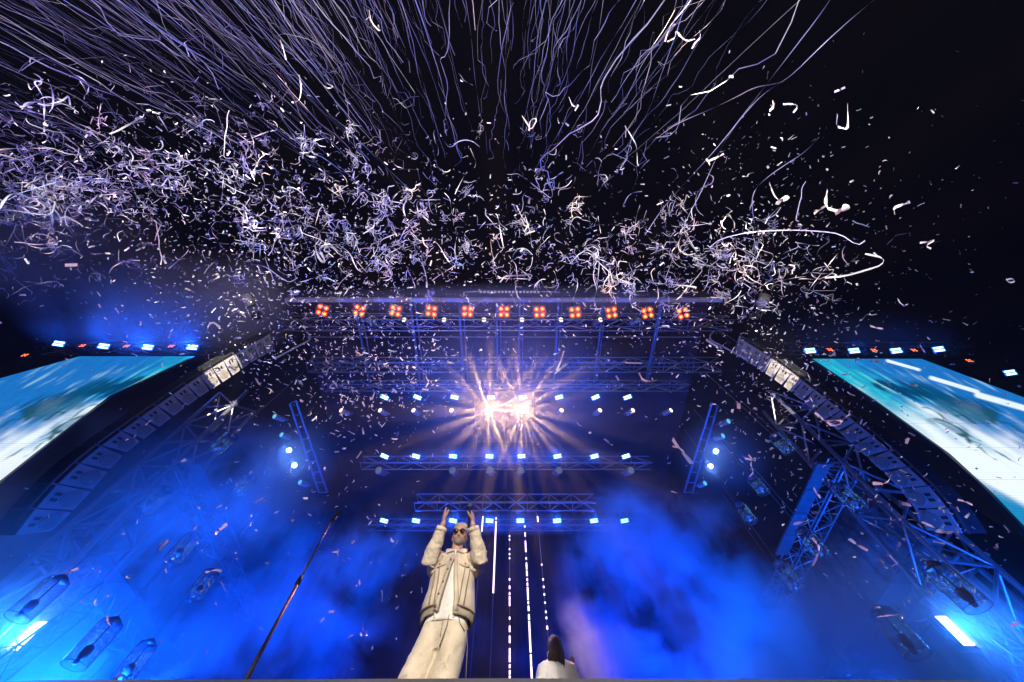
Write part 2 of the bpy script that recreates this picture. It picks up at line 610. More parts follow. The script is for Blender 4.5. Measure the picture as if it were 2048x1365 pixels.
# ------------------------------------------------------------------ fixtures
def point(o, d, roll=0.0):
    """turn a fixture whose face looks along local -Z to look along d"""
    o.rotation_euler = Vector(d).to_track_quat('-Z', 'Y').to_euler()




def make_wash():
    t = thing('wash_light')
    MB().box((0, 0, .07), (.42, .22, .13)).build('housing', M['black'], t)
    for s in (-1, 1):
        lb = MB().box((0, s * .047, -.006), (.40, .084, .014)).build('light_bar', M['lens_halo'], t)  # blue margin imitates the halo round the white LED row
        MB().box((0, s * .047, -.016), (.33, .050, .006)).build('led_row', M['lens_blue'], lb)
    MB().box((0, 0, -.0035), (.40, .016, .012)).build('divider', M['black'], t)
    MB().tube([(-.23, 0, .05), (-.23, 0, .22), (.23, 0, .22), (.23, 0, .05)], .014, 6).build('yoke', M['steel'], t)
    MB().box((0, 0, .27), (.07, .07, .1)).build('clamp', M['steel'], t)
    return t


wash0 = make_wash()
rows = [('top', 795, 13.9, [769, 835, 909, 982, 1045, 1118, 1191, 1255]),
        ('middle', 913, 13.9, [769, 832, 906, 979, 1043, 1115, 1189, 1252]),
        ('lowest', 1042, 13.9, [768, 832, 906, 979, 1041, 1114, 1188, 1249])]
first = True
for rn, py, k, xs in rows:
    for i, px in enumerate(xs):
        o = wash0 if first else copy_tree(wash0)
        first = False
        o.location = at_k(px, py, k)
        o.scale = (.84, .84, .84)
        point(o, (C0 + Vector((random.uniform(-1, 1), -1.5 + random.uniform(-1, 1), 0))) - o.location)
        tag(o, '%s from the left in the %s row of eight blue wash lights' % (ORD[i].capitalize(), rn), 'wash light', 'blue wash lights in three rows')
        l = lamp('lamp', 'SPOT', (0, 0, -.06), None, (0.003, 0.09, 1.0), 170, 110, 1.0, .12)
        l.parent = o


def make_blinder():
    t = thing('blinder_light')
    MB().box((0, 0, .08), (.50, .50, .14)).build('housing', M['black'], t)
    for x in (-1, 1):
        for y in (-1, 1):
            p = MB().tube([(x * .115, y * .115, -.03), (x * .115, y * .115, .01)], .105, 14, cap=False).build('reflector', M['steel'], t, True)
            MB().disc((x * .115, y * .115, -.012), (0, 0, -1), .088).build('red_halo', M['halo_red'], p)  # added disc imitating the red halo round the bulb
            MB().disc((x * .115, y * .115, -.016), (0, 0, -1), .052).build('bulb_face', M['lens_bulb'], p)
    MB().tube([(-.28, 0, .05), (-.28, 0, .24), (.28, 0, .24), (.28, 0, .05)], .016, 6).build('yoke', M['steel'], t)
    return t


b0 = make_blinder()
bx = [645, 719, 791, 863, 935, 1008, 1079, 1150, 1223, 1295, 1366]
for i, px in enumerate(bx):
    o = b0 if i == 0 else copy_tree(b0)
    o.location = at_k(px, 621 + 6 * (px - 645) / 720, 13.45)
    point(o, Vector((-o.location.x * .25, -1.2, CAMZ)) - Vector((0, o.location.y, o.location.z)))
    tag(o, '%s from the left of the eleven orange four-bulb lamps under the roof edge' % ORD[i].capitalize(), 'blinder light', 'orange four bulb blinders along the roof edge')
    l = lamp('lamp', 'SPOT', (0, 0, -.1), None, (1.0, 0.06, 0.008), 45, 84, 1.0, .12)
    l.parent = o


def make_spot():
    t = thing('beam_light')
    MB().tube([(0, 0, .0), (0, 0, .10), (0, 0, .12), (0, 0, .52), (0, 0, .56)], [.135, .15, .125, .135, .10], 16).build('barrel', M['cab'], t, True)
    MB().tube([(0, 0, -.01), (0, 0, .04)], .15, 16, cap=False).build('lens_ring', M['black'], t, True)
    for z in (.2, .27, .34, .41):
        MB().tube([(0, 0, z), (0, 0, z + .02)], .145, 14, cap=False).build('cooling_fin', M['steel'], t, True)
    MB().tube([(-.17, 0, .22), (-.19, 0, .42), (-.12, 0, .72), (.12, 0, .72), (.19, 0, .42), (.17, 0, .22)], .022, 6).build('yoke', M['steel'], t)
    return t


spot_tpl = {}
def spot_fix(px, py, k, aim, lens, label, group, en=0, col=WARM, ang=40, size=1.0):
    if lens not in spot_tpl:
        t = make_spot()
        MB().disc((0, 0, -.004), (0, 0, -1), .125, 18).build('lens', M[lens], t)
        spot_tpl[lens] = t
        o = t
    else:
        src = spot_tpl[lens]
        o = copy_tree(src)
    o.location = at_k(px, py, k)
    o.scale = (size,) * 3
    point(o, Vector(aim) - o.location)
    tag(o, label, 'beam light', group)
    return o


pend = []
for i, px in enumerate([735, 808, 888, 968, 1044, 1122, 1201, 1278]):
    k = 13.4
    P = at_k(px, 640, k)
    dim = i in (0, 7)
    aim = (P.x * (2.4 if i < 4 else 2.4) + 0 * 1, -6, 3)
    pend.append((px, 640, k, aim, 'lens_dim' if dim else 'lens_warm',
                 '%s from the left of the tilted beam lights below the orange lamps' % ORD[i].capitalize(), 'tilted beam lights on the front truss', 0, None, 0, .72))
xs = [682, 760, 827, 903, 1123, 1200, 1266, 1342]
for i, px in enumerate(xs):
    P = at_k(px, 821, 13.8)
    pend.append((px, 821, 13.8, (P.x * 2.2, -5, 5), 'lens_warm',
                 '%s from the left of the small round warm lamps level with the dazzling pair' % ORD[i].capitalize(), 'round warm beam lights beside the dazzling pair', 0, None, 0, .68))
for i, (px, w) in enumerate([(978, 'left'), (1045, 'right')]):
    pend.append((px, 821, 13.8, (0, 0, .8), 'lens_hot', 'Dazzling white beam light, the %s one of the blinding pair at the centre' % w, 'dazzling central beam lights'))
for sd, pts in (('left', [(549, 833), (563, 870), (578, 901), (589, 931), (600, 965)]), ('right', [(1457, 843), (1446, 872), (1432, 903), (1421, 933), (1410, 967)])):
    for i, (px, py) in enumerate(pts):
        P = at_z(px, py, 9.0)
        k = proj(P)[2]
        hot = i in (2, 3)
        aim = (0, 0, .8) if hot else ((P.x * 1.6, -4, 2))
        pend.append((px, py, k, aim, 'lens_coolhot' if hot else 'lens_cool',
                     '%s from the front of five beam lights on the %s side ladder%s' % (ORD[i].capitalize(), sd, ', star-bright' if hot else ''), 'beam lights on the %s side ladder' % sd, 0, None, 0, .55))
for i, px in enumerate([757, 905, 980, 1042, 1118, 1262]):
    P = at_k(px, 941, 13.9)
    pend.append((px, 941, 13.9, (P.x * 1.5, -2, 3), 'lens_dim', '%s from the left of the unlit moving heads under the middle row of washes' % ORD[i].capitalize(), 'unlit moving heads under the middle truss'))
fixtures = [spot_fix(*p) for p in pend]

# light of the two dazzling beams: lens starburst imitated by rays in the lamp strength
def starburst(l, nrays, seed, base=0.22):
    l.data.use_nodes = True
    nt = l.data.node_tree
    e = nt.nodes['Emission']
    tc = nt.nodes.new('ShaderNodeTexCoord')
    sp = nt.nodes.new('ShaderNodeSeparateXYZ')
    at = nt.nodes.new('ShaderNodeMath'); at.operation = 'ARCTAN2'
    nt.links.new(tc.outputs['Normal'], sp.inputs[0])
    nt.links.new(sp.outputs[0], at.inputs[0]); nt.links.new(sp.outputs[1], at.inputs[1])
    def mth(op, x, y=None):
        n_ = nt.nodes.new('ShaderNodeMath'); n_.operation = op
        for k_, q_ in enumerate((x, y)):
            if q_ is None: continue
            if isinstance(q_, (int, float)): n_.inputs[k_].default_value = q_
            else: nt.links.new(q_, n_.inputs[k_])
        return n_.outputs[0]
    th = at.outputs[0]
    s1 = mth('POWER', mth('MULTIPLY_ADD', mth('SINE', mth('MULTIPLY_ADD', th, nrays)), .5), 5.0)
    s1.node.inputs[0].links[0].from_node.inputs[2].default_value = .5
    s2 = mth('POWER', mth('MULTIPLY_ADD', mth('SINE', mth('MULTIPLY', th, nrays * 2 + seed)), .5), 4.0)
    s2.node.inputs[0].links[0].from_node.inputs[2].default_value = .5
    w_ = mth('MULTIPLY_ADD', mth('SINE', mth('MULTIPLY', th, 3 + seed)), .4)
    w_.node.inputs[2].default_value = .8
    tot = mth('ADD', mth('MULTIPLY', mth('MULTIPLY', s1, w_), 4.2), mth('MULTIPLY', s2, 1.6))
    nt.links.new(mth('ADD', tot, base), e.inputs['Strength'])


for i, px in enumerate((978, 1045)):
    P = at_k(px, 821, 13.65)
    l = lamp('beam_lamp', 'SPOT', P, (0, 0, .8), (1.0, 0.54, 0.19), 2400, 60, 0.8, 0.03)
    starburst(l, 16 + i, i + 1, .16)
for px, py in ((578, 901), (589, 931), (1432, 903), (1421, 933)):
    P = at_z(px, py, 9.0)
    P = P + (C0 - P).normalized() * .2
    lamp('beam_lamp', 'SPOT', P, (0, 0, .8), (0.12, 0.30, 1.0), 160, 100, 0.8, 0.06)

# ladders that carry the side beam lights
for sd, (p0, p1, p2, p3) in (('left', ((580, 808), (638, 985), (592, 802), (655, 985))), ('right', ((1436, 812), (1385, 985), (1424, 806), (1368, 985)))):
    A, B = at_z(*p0, 9.45), at_z(*p1, 9.45)
    Cc, D = at_z(*p2, 9.45), at_z(*p3, 9.45)
    t = thing('ladder_truss', A, 'slim %s ladder truss running back beside five small beam lights' % sd, 'truss', 'side ladder trusses')
    rod(t, 'rail', M['alu'], (0, 0, 0), B - A, .03)
    rod(t, 'rail', M['alu'], Cc - A, D - A, .03)
    for i in range(9):
        q = i / 8
        rod(t, 'rung', M['alu'], (B - A) * q, (Cc - A) * (1 - q) + (D - A) * q, .018)

# side bay structures, symmetrical: PA tower, upper and lower side trusses, soffit boards, scrim wall
for s, sd in ((-1, 'left'), (1, 'right')):
    truss('pa_tower', (s * 9.0, 7.6, 1.7), (s * 10.6, 7.6, 12.2), .95, mat=M['tower'], label= 'heavy leaning truss tower behind the %s speaker array' % sd, bay=1.0, r=.06, up=(0, 1, 0), group='truss towers behind the arrays')
    truss('side_truss', (s * 9.75, 7.3, 8.55), (s * 9.75, 14.5, 8.55), .5, 'upper side truss running back from the %s tower' % sd, mat=M['tower'], bay=.42, r=.028, group='side trusses')
    truss('side_truss', (s * 10.05, 7.2, 6.1), (s * 10.05, 14.8, 6.1), .62, 'lower side truss running back from the %s tower' % sd, mat=M['tower'], bay=.45, r=.036, group='side trusses')
    truss('lantern_truss', (s * 8.3, 6.6, 2.0), (s * 8.9, 7.9, 5.4), .42, 'short bright truss beside the strobe panel at the %s' % sd, bay=.36, r=.022, up=(0, 1, 0), group='trusses at the strobe panels')
    truss('outer_truss', (s * 10.2, 6.6, 5.0), (s * 13.5, 6.2, 4.0), .6, 'outer truss reaching sideways below the %s array' % sd, mat=M['tower'], bay=.7, r=.045, group='outer trusses')
    for (x, y0, y1, z, wd, wh) in ((9.2, 7.3, 11.3, 8.6, .42, 'upper'), (9.45, 7.1, 13.2, 6.1, .5, 'lower')):
        t = thing('soffit_board', (s * x, y0, z), '%s plain soffit board running back along the %s side truss' % (wh, sd), 'board', 'soffit boards')
        nb = 4
        for i in range(nb):
            l = (y1 - y0) / nb
            MB().box((0, l * (i + .5), 0), (wd, l - .03, .05)).build('panel', M['board'], t)
    sc = MB()
    N = 70
    for i in range(N + 1):
        y = 7.7 + 6.6 * i / N
        x = s * (10.55 + .08 * math.sin(i * 1.3) + .05 * math.sin(i * .4))
        sc.v += [(x, y, 4.4), (x, y, 8.9)]
    sc.f = [(2 * i, 2 * i + 2, 2 * i + 3, 2 * i + 1) for i in range(N)]
    tag(sc.build('side_scrim', M['scrim'], smooth=True), 'crinkled grey scrim cloth hanging behind the %s side trusses' % sd, 'cloth')
    # black masking between array and video screen
    mk = MB()
    ny = 26
    for j in range(ny + 1):
        z = 3.2 + 10.6 * j / ny
        mk.v += [(s * 10.4, 7.9, z), (s * 12.62, 7.9, z)]
    mk.f = [(2 * j, 2 * j + 1, 2 * j + 3, 2 * j + 2) for j in range(ny)]
    tag(mk.build('masking_cloth', M['drape']), 'tall black masking cloth between the %s speaker array and video screen' % sd, 'cloth')
    # lights at the roof corner
    cn = thing('corner_spotlight', at_k(503 if s < 0 else 1520, 612, 13.2), 'lone spotlight on the %s end of the front truss' % sd, 'spotlight', 'lone corner spotlights')
    MB().tube([(0, 0, 0), (0, 0, .45)], [.16, .19], 14).build('barrel', M['cab'], cn, True)
    MB().tube([(-.25, 0, .1), (-.25, 0, -.35), (.25, 0, -.35), (.25, 0, .1)], .025, 6).build('yoke', M['alu'], cn)
    MB().box((0, 0, -.45), (.16, .3, .2)).build('clamp', M['alu'], cn)
    cn.rotation_euler = (R(70), 0, R(30 * s))
    # slack cable loop
    cab = MB()
    pts = []
    base = at_k(585 if s < 0 else 1455, 690, 13)
    for i in range(15):
        q = i / 14
        pts.append(base + Vector((-s * (.9 - 1.6 * abs(q - .55)) * .6 + s * .2, 0.1 * q, 1.3 - 2.3 * q + .5 * math.sin(q * 3.1))))
    cab.tube(pts, .035, 6)
    tag(cab.build('cable_loop', M['scrim'], smooth=True), 'slack loop of cable hanging at the %s roof corner' % sd, 'cable')


# ------------------------------------------------------------------ line arrays
def resample(pts, n):
    L = [0]
    for i in range(1, len(pts)):
        L.append(L[-1] + (pts[i] - pts[i - 1]).length)
    out = []
    for k in range(n):
        q = L[-1] * k / (n - 1)
        i = 1
        while i < len(L) - 1 and L[i] < q:
            i += 1
        t = (q - L[i - 1]) / (L[i] - L[i - 1])
        out.append(pts[i - 1].lerp(pts[i], t))
    return out


def smooth_curve(pts, it=3):
    for _ in range(it):
        q = [pts[0]]
        for i in range(len(pts) - 1):
            q.append(pts[i].lerp(pts[i + 1], .25)); q.append(pts[i].lerp(pts[i + 1], .75))
        q.append(pts[-1])
        pts = q
    return pts


def array(s, sd, front, rear):
    X = s * 9.0
    F = resample(smooth_curve([at_x(px, py, X) for px, py in front]), 18)
    B = resample(smooth_curve([at_x(px, py, X) for px, py in rear]), 18)
    o0 = F[0].copy()
    t = thing('line_array', o0, 'hanging curved column of seventeen speaker cabinets at the %s of the stage' % sd, 'line array', 'hanging speaker columns')
    for i in range(17):
        f0, f1, b0_, b1_ = F[i] - o0, F[i + 1] - o0, B[i] - o0, B[i + 1] - o0
        d = (f1 - f0); up = d.normalized()
        f0n = f0 + d * .012; f1n = f1 - d * .012
        e = (b1_ - b0_)
        gp = .11 if i < 14 else .05
        b0n = b0_ + e * gp; b1n = b1_ - e * gp
        w = Vector((s * .5, 0, 0))
        P = [p - f0 for p in (f0n, b0n, b1n, f1n)]
        ins = Vector((s * .02, 0, 0))
        c = MB().hexa([p + ins for p in P] + [p + w for p in P]).build('cabinet', M['black'], t, loc=f0)
        mid = sum(P, Vector()) / 4
        Q = [mid + (p - mid) * .985 for p in P]
        MB().hexa([p + ins * 1.2 for p in Q] + [p for p in Q]).build('side_panel', M['cab'], c)

        def uv(u, v, out=0.0):         # u: front to rear, v: top to bottom
            a = P[0].lerp(P[1], u); b = P[3].lerp(P[2], u)
            return a.lerp(b, v) + Vector((-s * out, 0, 0))
        for v in (.30, .56):
            q = [uv(.14, v, .003), uv(.33, v, .003), uv(.33, v + .14, .003), uv(.14, v + .14, .003)]
            q2 = [p + Vector((s * .02, 0, 0)) for p in q]
            MB().hexa(q2 + q).build('port', M['slot'], c)
        oc = []
        for k in range(10):
            an = 2 * math.pi * (k + .5) / 10
            rr = .30 if k % 3 else .265
            oc.append((.66 + rr * math.cos(an) * .98, .5 + rr * math.sin(an) * 1.35))
        m = MB()
        top = [uv(*p, .012) for p in oc]; bot = [uv(*p, -.01) for p in oc]
        n = len(m.v)
        m.v += [tuple(p) for p in top + bot]
        m.f.append(tuple(range(10)))
        for k in range(10):
            m.f.append((k, (k + 1) % 10, 10 + (k + 1) % 10, 10 + k))
        m.build('side_grille', M['grille'], c)
        # rigging rail segment along the front edge
        fd = (f0 - b0_).normalized()
        a = f0n - f0 + fd * .10; b = f1n - f0 + fd * .10
        MB().tube([a + Vector((s * .02, 0, 0)), b + Vector((s * .02, 0, 0))], .022, 6).build('rigging_rail', M['alu'], c)
        MB().tube([a + Vector((s * .02, 0, 0)), a - fd * .10 + Vector((s * .02, 0, 0))], .02, 6).build('rail_pin', M['alu'], c)
    # flying frame
    u = (B[0] - o0)
    MB().tube([Vector((s * .1, 0, .1)), u + Vector((s * .1, 0, .12))], .05, 6).build('flying_frame', M['steel'], t)
    MB().tube([u * .5 + Vector((s * .25, 0, .1)), u * .5 + Vector((s * .25, 0, 2.6))], .02, 6).build('hoist_chain', M['steel'], t)
    return t


array(-1, 'left', [(540, 668), (482, 702), (442, 726), (398, 753), (360, 780), (290, 829), (235, 868), (181, 908), (130, 953), (82, 1004), (30, 1072)],
      [(548, 700), (495, 729), (477, 744), (458, 757), (436, 771), (410, 787), (342, 836), (284, 881), (239, 915), (195, 970), (157, 1012), (100, 1066)])
array(1, 'right', [(1478, 676), (1530, 708), (1602, 759), (1670, 812), (1757, 882), (1826, 945), (1870, 985), (1900, 1024), (1925, 1068)],
      [(1468, 708), (1515, 736), (1565, 771), (1626, 819), (1680, 866), (1723, 906), (1787, 963), (1826, 1010), (1856, 1064)])


# ------------------------------------------------------------------ video screens
def fbm(x, y, o=4):
    v = 0; a = .5
    for i in range(o):
        v += a * noise.noise((x, y, 3.7 + i)); x *= 2.03; y *= 2.03; a *= .5
    return v


def mixc(a, b, t):
    t = max(0, min(1, t))
    return tuple(p + (q - p) * t for p, q in zip(a, b))


def sst(e0, e1, x):
    t = max(0, min(1, (x - e0) / (e1 - e0)))
    return t * t * (3 - 2 * t)


def content(px, py, s):
    """the picture on the video wall, as flat print; px, py only index the artwork"""
    if s < 0:
        px = 2040 - px
        py = py + 6
    # along / across the sweep of the image
    ax = (px - 1625) * .80 + (py - 720) * .60
    ac = -(px - 1625) * .50 + (py - 720) * .86
    n1 = fbm(ax * .006, ac * .07)
    n2 = fbm(ax * .014 + 9, ac * .22 + 4, 5)
    n3 = fbm(ax * .010 + 30, ac * .03, 3)
    teal = (.01, .36, .50); sea = (.02, .42, .50); blue = (.008, .13, .42); white = (.66, .74, .80); pale = (.40, .66, .70)
    c = mixc(blue, teal, sst(-60, 10, ac + n1 * 40) if ax < 170 else sst(-40, 30, ac + n1 * 30))
    c = mixc(c, sea, sst(0, .45, n2 + .1) * sst(-30, 30, ac + 40))
    c = mixc(c, pale, sst(.10, .55, n2 + n1 * .5 + n3 * .4) * .55 * sst(700, 790, py))
    c = tuple(v * (1 + .35 * fbm(ax * .05, ac * .5, 2)) for v in c)
    lo = sst(765, 862, py + n1 * 60 + n3 * 60 + (px - 1750) * -.22)
    c = mixc(c, white, lo)
    # dark reclining sweep
    for (x0, y0, x1, y1, w, col, st) in ((1758, 766, 1850, 790, 9, (.0, .035, .10), .92), (1830, 778, 1985, 832, 15, (.0, .05, .12), .85), (1880, 812, 1960, 838, 10, (.02, .12, .20), .6),
                                        (1860, 838, 1930, 866, 5, (.02, .12, .20), .55)):
        dx, dy = x1 - x0, y1 - y0
        t = max(0, min(1, ((px - x0) * dx + (py - y0) * dy) / (dx * dx + dy * dy)))
        dd = math.hypot(px - x0 - t * dx, py - y0 - t * dy) + n2 * 22
        c = mixc(c, col, (1 - sst(w * .4, w * 1.6, dd)) * st)
    for (x0, y0, x1, y1, w) in ((1845, 815, 1905, 842, 1.6), (1870, 838, 1960, 878, 1.5), (1915, 868, 1990, 915, 1.5), (1912, 832, 1950, 843, 1.8), (1925, 871, 1940, 880, 4), (1975, 828, 1988, 836, 5),
                                (2000, 845, 2048, 862, 2), (1990, 838, 2048, 880, 1.3), (1935, 880, 2048, 930, 1.2)):
        dx, dy = x1 - x0, y1 - y0
        t = max(0, min(1, ((px - x0) * dx + (py - y0) * dy) / (dx * dx + dy * dy)))
        dd = math.hypot(px - x0 - t * dx, py - y0 - t * dy + 4 * math.sin(t * 5)) + n2 * 2
        c = mixc(c, (.01, .07, .09), (1 - sst(w * .5, w * 1.7, dd)) * .85)
    if s > 0:
        for (x0, y0, x1, y1, w) in ((1775, 722, 1838, 740, 3), (1862, 756, 1955, 784, 4), (1955, 790, 2060, 820, 6)):
            dx, dy = x1 - x0, y1 - y0
            t = max(0, min(1, ((px - x0) * dx + (py - y0) * dy) / (dx * dx + dy * dy)))
            dd = math.hypot(px - x0 - t * dx, py - y0 - t * dy)
            c = mixc(c, (.6, .72, .78), 1 - sst(w * .6, w * 1.3, dd))
        c = mixc(c, (.01, .20, .42), sst(-6, 14, (py - 960) - (px - 1960) * .55 + n1 * 10))
    else:
        c = mixc(c, (.01, .25, .45), sst(1010, 1080, py) * 0)
    return c


sm = newmat('video_wall_face')
nt = sm.node_tree
nt.nodes.remove(nt.nodes['Principled BSDF'])
va = nd(sm, 'ShaderNodeVertexColor'); va.layer_name = 'picture'
tc = nd(sm, 'ShaderNodeTexCoord')
wv = nd(sm, 'ShaderNodeTexWave', wave_type='BANDS', bands_direction='Z'); wv.inputs['Scale'].default_value = 5.2; wv.inputs['Distortion'].default_value = 0
wv2 = nd(sm, 'ShaderNodeTexNoise'); wv2.inputs['Scale'].default_value = 14
nt.links.new(tc.outputs['Object'], wv.inputs['Vector']); nt.links.new(tc.outputs['Object'], wv2.inputs['Vector'])
mr = nd(sm, 'ShaderNodeMapRange'); mr.inputs['To Min'].default_value = .90; mr.inputs['To Max'].default_value = 1.06
nt.links.new(wv.outputs['Fac'], mr.inputs['Value'])
ml = nd(sm, 'ShaderNodeMath', operation='MULTIPLY'); ml.inputs[1].default_value = 1.4
nt.links.new(mr.outputs[0], ml.inputs[0])
em_ = nd(sm, 'ShaderNodeEmission')
nt.links.new(va.outputs[0], em_.inputs[0]); nt.links.new(ml.outputs[0], em_.inputs[1])
nt.links.new(em_.outputs[0], nt.nodes['Material Output'].inputs['Surface'])
sm.cycles.emission_sampling = 'NONE'


def screen(s, sd, inner, label):
    X0, X1 = 12.7, 17.25
    pts = [at_x(px, py, s * X0) for px, py in inner]
    zs = [p.z for p in pts]; ys = [p.y for p in pts]

    def yz(z):
        if z >= zs[0]: return ys[0]
        for i in range(1, len(zs)):
            if z >= zs[i] or i == len(zs) - 1:
                return ys[i - 1] + (ys[i] - ys[i - 1]) * (z - zs[i - 1]) / (zs[i] - zs[i - 1])
    ztop = zs[0]
    t = thing('video_screen', (s * X0, ys[0], ztop), label, 'video screen', 'side video screens')
    nr, nc = 9, 5
    th = .98
    for r in range(nr):
        for c in range(nc):
            m = MB(); cols = []
            g = 22
            for j in range(g + 1):
                for i in range(g + 1):
                    v = (r + j / g) * th
                    z = ztop - v
                    if j == 0: z -= .002
                    if j == g: z += .002
                    wd = (X1 - X0) + v * .30
                    u = (c + i / g) / nc
                    x = X0 + wd * u + (.002 if i == 0 else (-.002 if i == g else 0))
                    p = Vector((s * x, yz(z), z))
                    m.v.append(tuple(p - t.location))
                    q = proj(p) if proj(p)[2] > 1 else (3000, 2000, 1)
                    cols.append(content(q[0], q[1], s))
            for j in range(g):
                for i in range(g):
                    k = j * (g + 1) + i
                    m.f.append((k, k + 1, k + g + 2, k + g + 1))
            me = m.mesh('led_tile', sm, True)
            at = me.color_attributes.new('picture', 'FLOAT_COLOR', 'POINT')
            fl = []
            for cc in cols: fl += [cc[0], cc[1], cc[2], 1]
            at.data.foreach_set('color', fl)
            o = bpy.data.objects.new('led_tile', me)
            COL.objects.link(o); o.parent = t
    bk = MB()
    for r in range(nr + 1):
        z = ztop - r * th
        wd = (X1 - X0) + r * th * .30
        for x in (X0 - .03, X0 + wd + .03):
            for dy in (.03, .16):
                bk.v.append(tuple(Vector((s * x, yz(z) + dy, z + (.03 if r == 0 else 0))) - t.location))
    for r in range(nr):
        k = r * 4
        bk.f += [(k, k + 2, k + 6, k + 4), (k + 1, k + 5, k + 7, k + 3), (k, k + 4, k + 5, k + 1), (k + 2, k + 3, k + 7, k + 6)]
    bk.f += [(0, 1, 3, 2)]
    bk.build('cabinet_backs', M['black'], t)['kind'] = 'stuff'
    return t


screen(-1, 'left', [(386, 713), (219, 792), (68, 908), (0, 962), (-80, 1050)], 'left video wall showing a pale teal picture with dark strokes')
screen(1, 'right', [(1625, 718), (1750, 800), (1900, 908), (1985, 986), (2048, 1052), (2120, 1150)], 'right video wall showing a teal and blue picture with white bars')

# lights along the header truss above each screen
hd0 = None
for s, sd, bl_, orr in ((-1, 'left', [(118, 688), (208, 693), (296, 695), (385, 695)], [(50, 711), (165, 692), (253, 693), (343, 693)]),
                        (1, 'right', [(1620, 702), (1708, 702), (1792, 702), (1877, 699), (2020, 746)], [(1660, 700), (1748, 701), (1828, 701), (1938, 722)])):
    K = 14.6
    for i, (px, py) in enumerate(bl_):
        o = copy_tree(wash0)
        o.location = at_k(px, py, K)
        point(o, Vector((o.location.x * .9, -6, 2)) - o.location)
        o.scale = (1.15, 1.3, 1.0)
        for ch in o.children:
            if ch.type == 'LIGHT':
                ch.data = ch.data.copy()
                ch.data.energy = 500 if s < 0 else 220
                ch.data.spot_size = R(175)
        tag(o, '%s from the left of the blue wash lights above the %s video screen' % (ORD[i].capitalize(), sd), 'wash light', 'blue wash lights above the video screens')
    for i, (px, py) in enumerate(orr):
        o = copy_tree(b0)
        o.location = at_k(px, py, K)
        point(o, Vector((o.location.x, -14, 9)) - o.location)
        o.scale = (.55, .4, .55)
        for ch in o.children:
            if ch.type == 'LIGHT':
                bpy.data.objects.remove(ch)
        tag(o, '%s from the left of the small orange lamps above the %s video screen' % (ORD[i].capitalize(), sd), 'blinder light', 'orange lamps above the video screens')
    a = at_k(bl_[0][0] - 60 if s < 0 else bl_[0][0] - 30, 702, K + .25); b = at_k(bl_[-1][0] + (40 if s < 0 else -60), 702, K + .25)
    truss('header_truss', a + Vector((0, .1, .45)), b + Vector((0, .1, .45)), .4, 'header truss above the %s video screen' % sd, bay=.6, r=.022, group='header trusses')


# ------------------------------------------------------------------ light strings under the short truss
ZT = at_k(1000, 1018, 13.0).z
YT = at_k(1000, 1018, 13.0).y
S = [(937, [(1062, 1066), (1281, 1287), (1294, 1299), (1333, 1337), (1340, 1352)], 'first'),
     (965, [(1034, 1039), (1041, 1063)], 'second'),
     (992, [(1036, 1039), (1044, 1048), (1050, 1053)] + [(1055 + 11 * i, 1065 + 11 * i) for i in range(12)], 'third, brightest,'),
     (1019, [(1072, 1074), (1079, 1081), (1098, 1100), (1108, 1110), (1116, 1118), (1158, 1161), (1173, 1178), (1186, 1190), (1194, 1202), (1204, 1212), (1235, 1239), (1253, 1258), (1260, 1264), (1273, 1278), (1279, 1286), (1298, 1303), (1305, 1309), (1312, 1324), (1330, 1336), (1342, 1349), (1353, 1366)], 'fourth'),
     (1049, [(1052, 1055), (1066, 1069), (1071, 1073), (1083, 1095), (1097, 1104), (1116, 1119), (1127, 1134), (1136, 1139), (1143, 1152), (1158, 1162), (1167, 1172), (1176, 1190), (1192, 1200), (1204, 1208), (1213, 1222), (1230, 1240), (1244, 1264), (1266, 1276), (1278, 1290), (1292, 1305), (1310, 1318), (1320, 1330), (1333, 1366)], 'fifth'),
     (1076, [(1034, 1044), (1129, 1131), (1158, 1161), (1173, 1176), (1188, 1191), (1205, 1207), (1223, 1226), (1235, 1238), (1253, 1259)], 'sixth')]
for px, cells, w in S:
    x = at_y(px, 1045, YT).x
    t = thing('light_string', (x, YT, ZT), '%s from the left of six vertical strings of white light cells' % w.capitalize(), 'light string', 'vertical light strings')
    rod(t, 'cable', M['wire'], (0, 0, 0), (0, 0, 1.75 - ZT), .012)
    MB().tube([(0, 0, .02), (0, 0, -.25)], .03, 6).build('bracket', M['alu'], t)
    for a, b in cells:
        za = at_y(px, a, YT).z; zb = at_y(px, b + .6, YT).z
        # depth shrink: the string hangs plumb, so recompute height on this plane
        h = za - zb
        ww = .046 if h > .12 else .042
        MB().box((0, -.012, (za + zb) / 2 - ZT), (ww, .03, h)).build('light_cell', M['cell'], t)

# strobe panels
for s, q in ((1, [(1866, 1232), (1888, 1233), (1951, 1290), (1928, 1290)]), (-1, [(76, 1244), (98, 1244), (35, 1300), (13, 1300)])):
    yy = 7.4
    P = [at_y(px, py, yy) for px, py in q]
    c = sum(P, Vector()) / 4
    hw = .12
    zt = (P[0].z + P[1].z) / 2; zb = (P[2].z + P[3].z) / 2
    t = thing('strobe_panel', c, 'glaring white strobe panel standing upright at the far %s' % ('right' if s > 0 else 'left'), 'strobe light', 'glaring strobe panels')
    MB().box((0, .07, 0), (.34, .10, zt - zb + .12)).build('housing', M['black'], t)
    MB().box((0, .012, 0), (.24, .02, zt - zb)).build('light_face', M['panel'], t)
    for sx in (-1, 1):
        MB().box((sx * .15, -.01, 0), (.015, .06, zt - zb + .1)).build('shutter', M['alu'], t)
    lamp('strobe_lamp', 'SPOT', c + Vector((0, -.12, 0)), c + Vector((-s * .5, -4, -2)), (0.01, 0.20, 1.0), 450, 165, 1, .15)


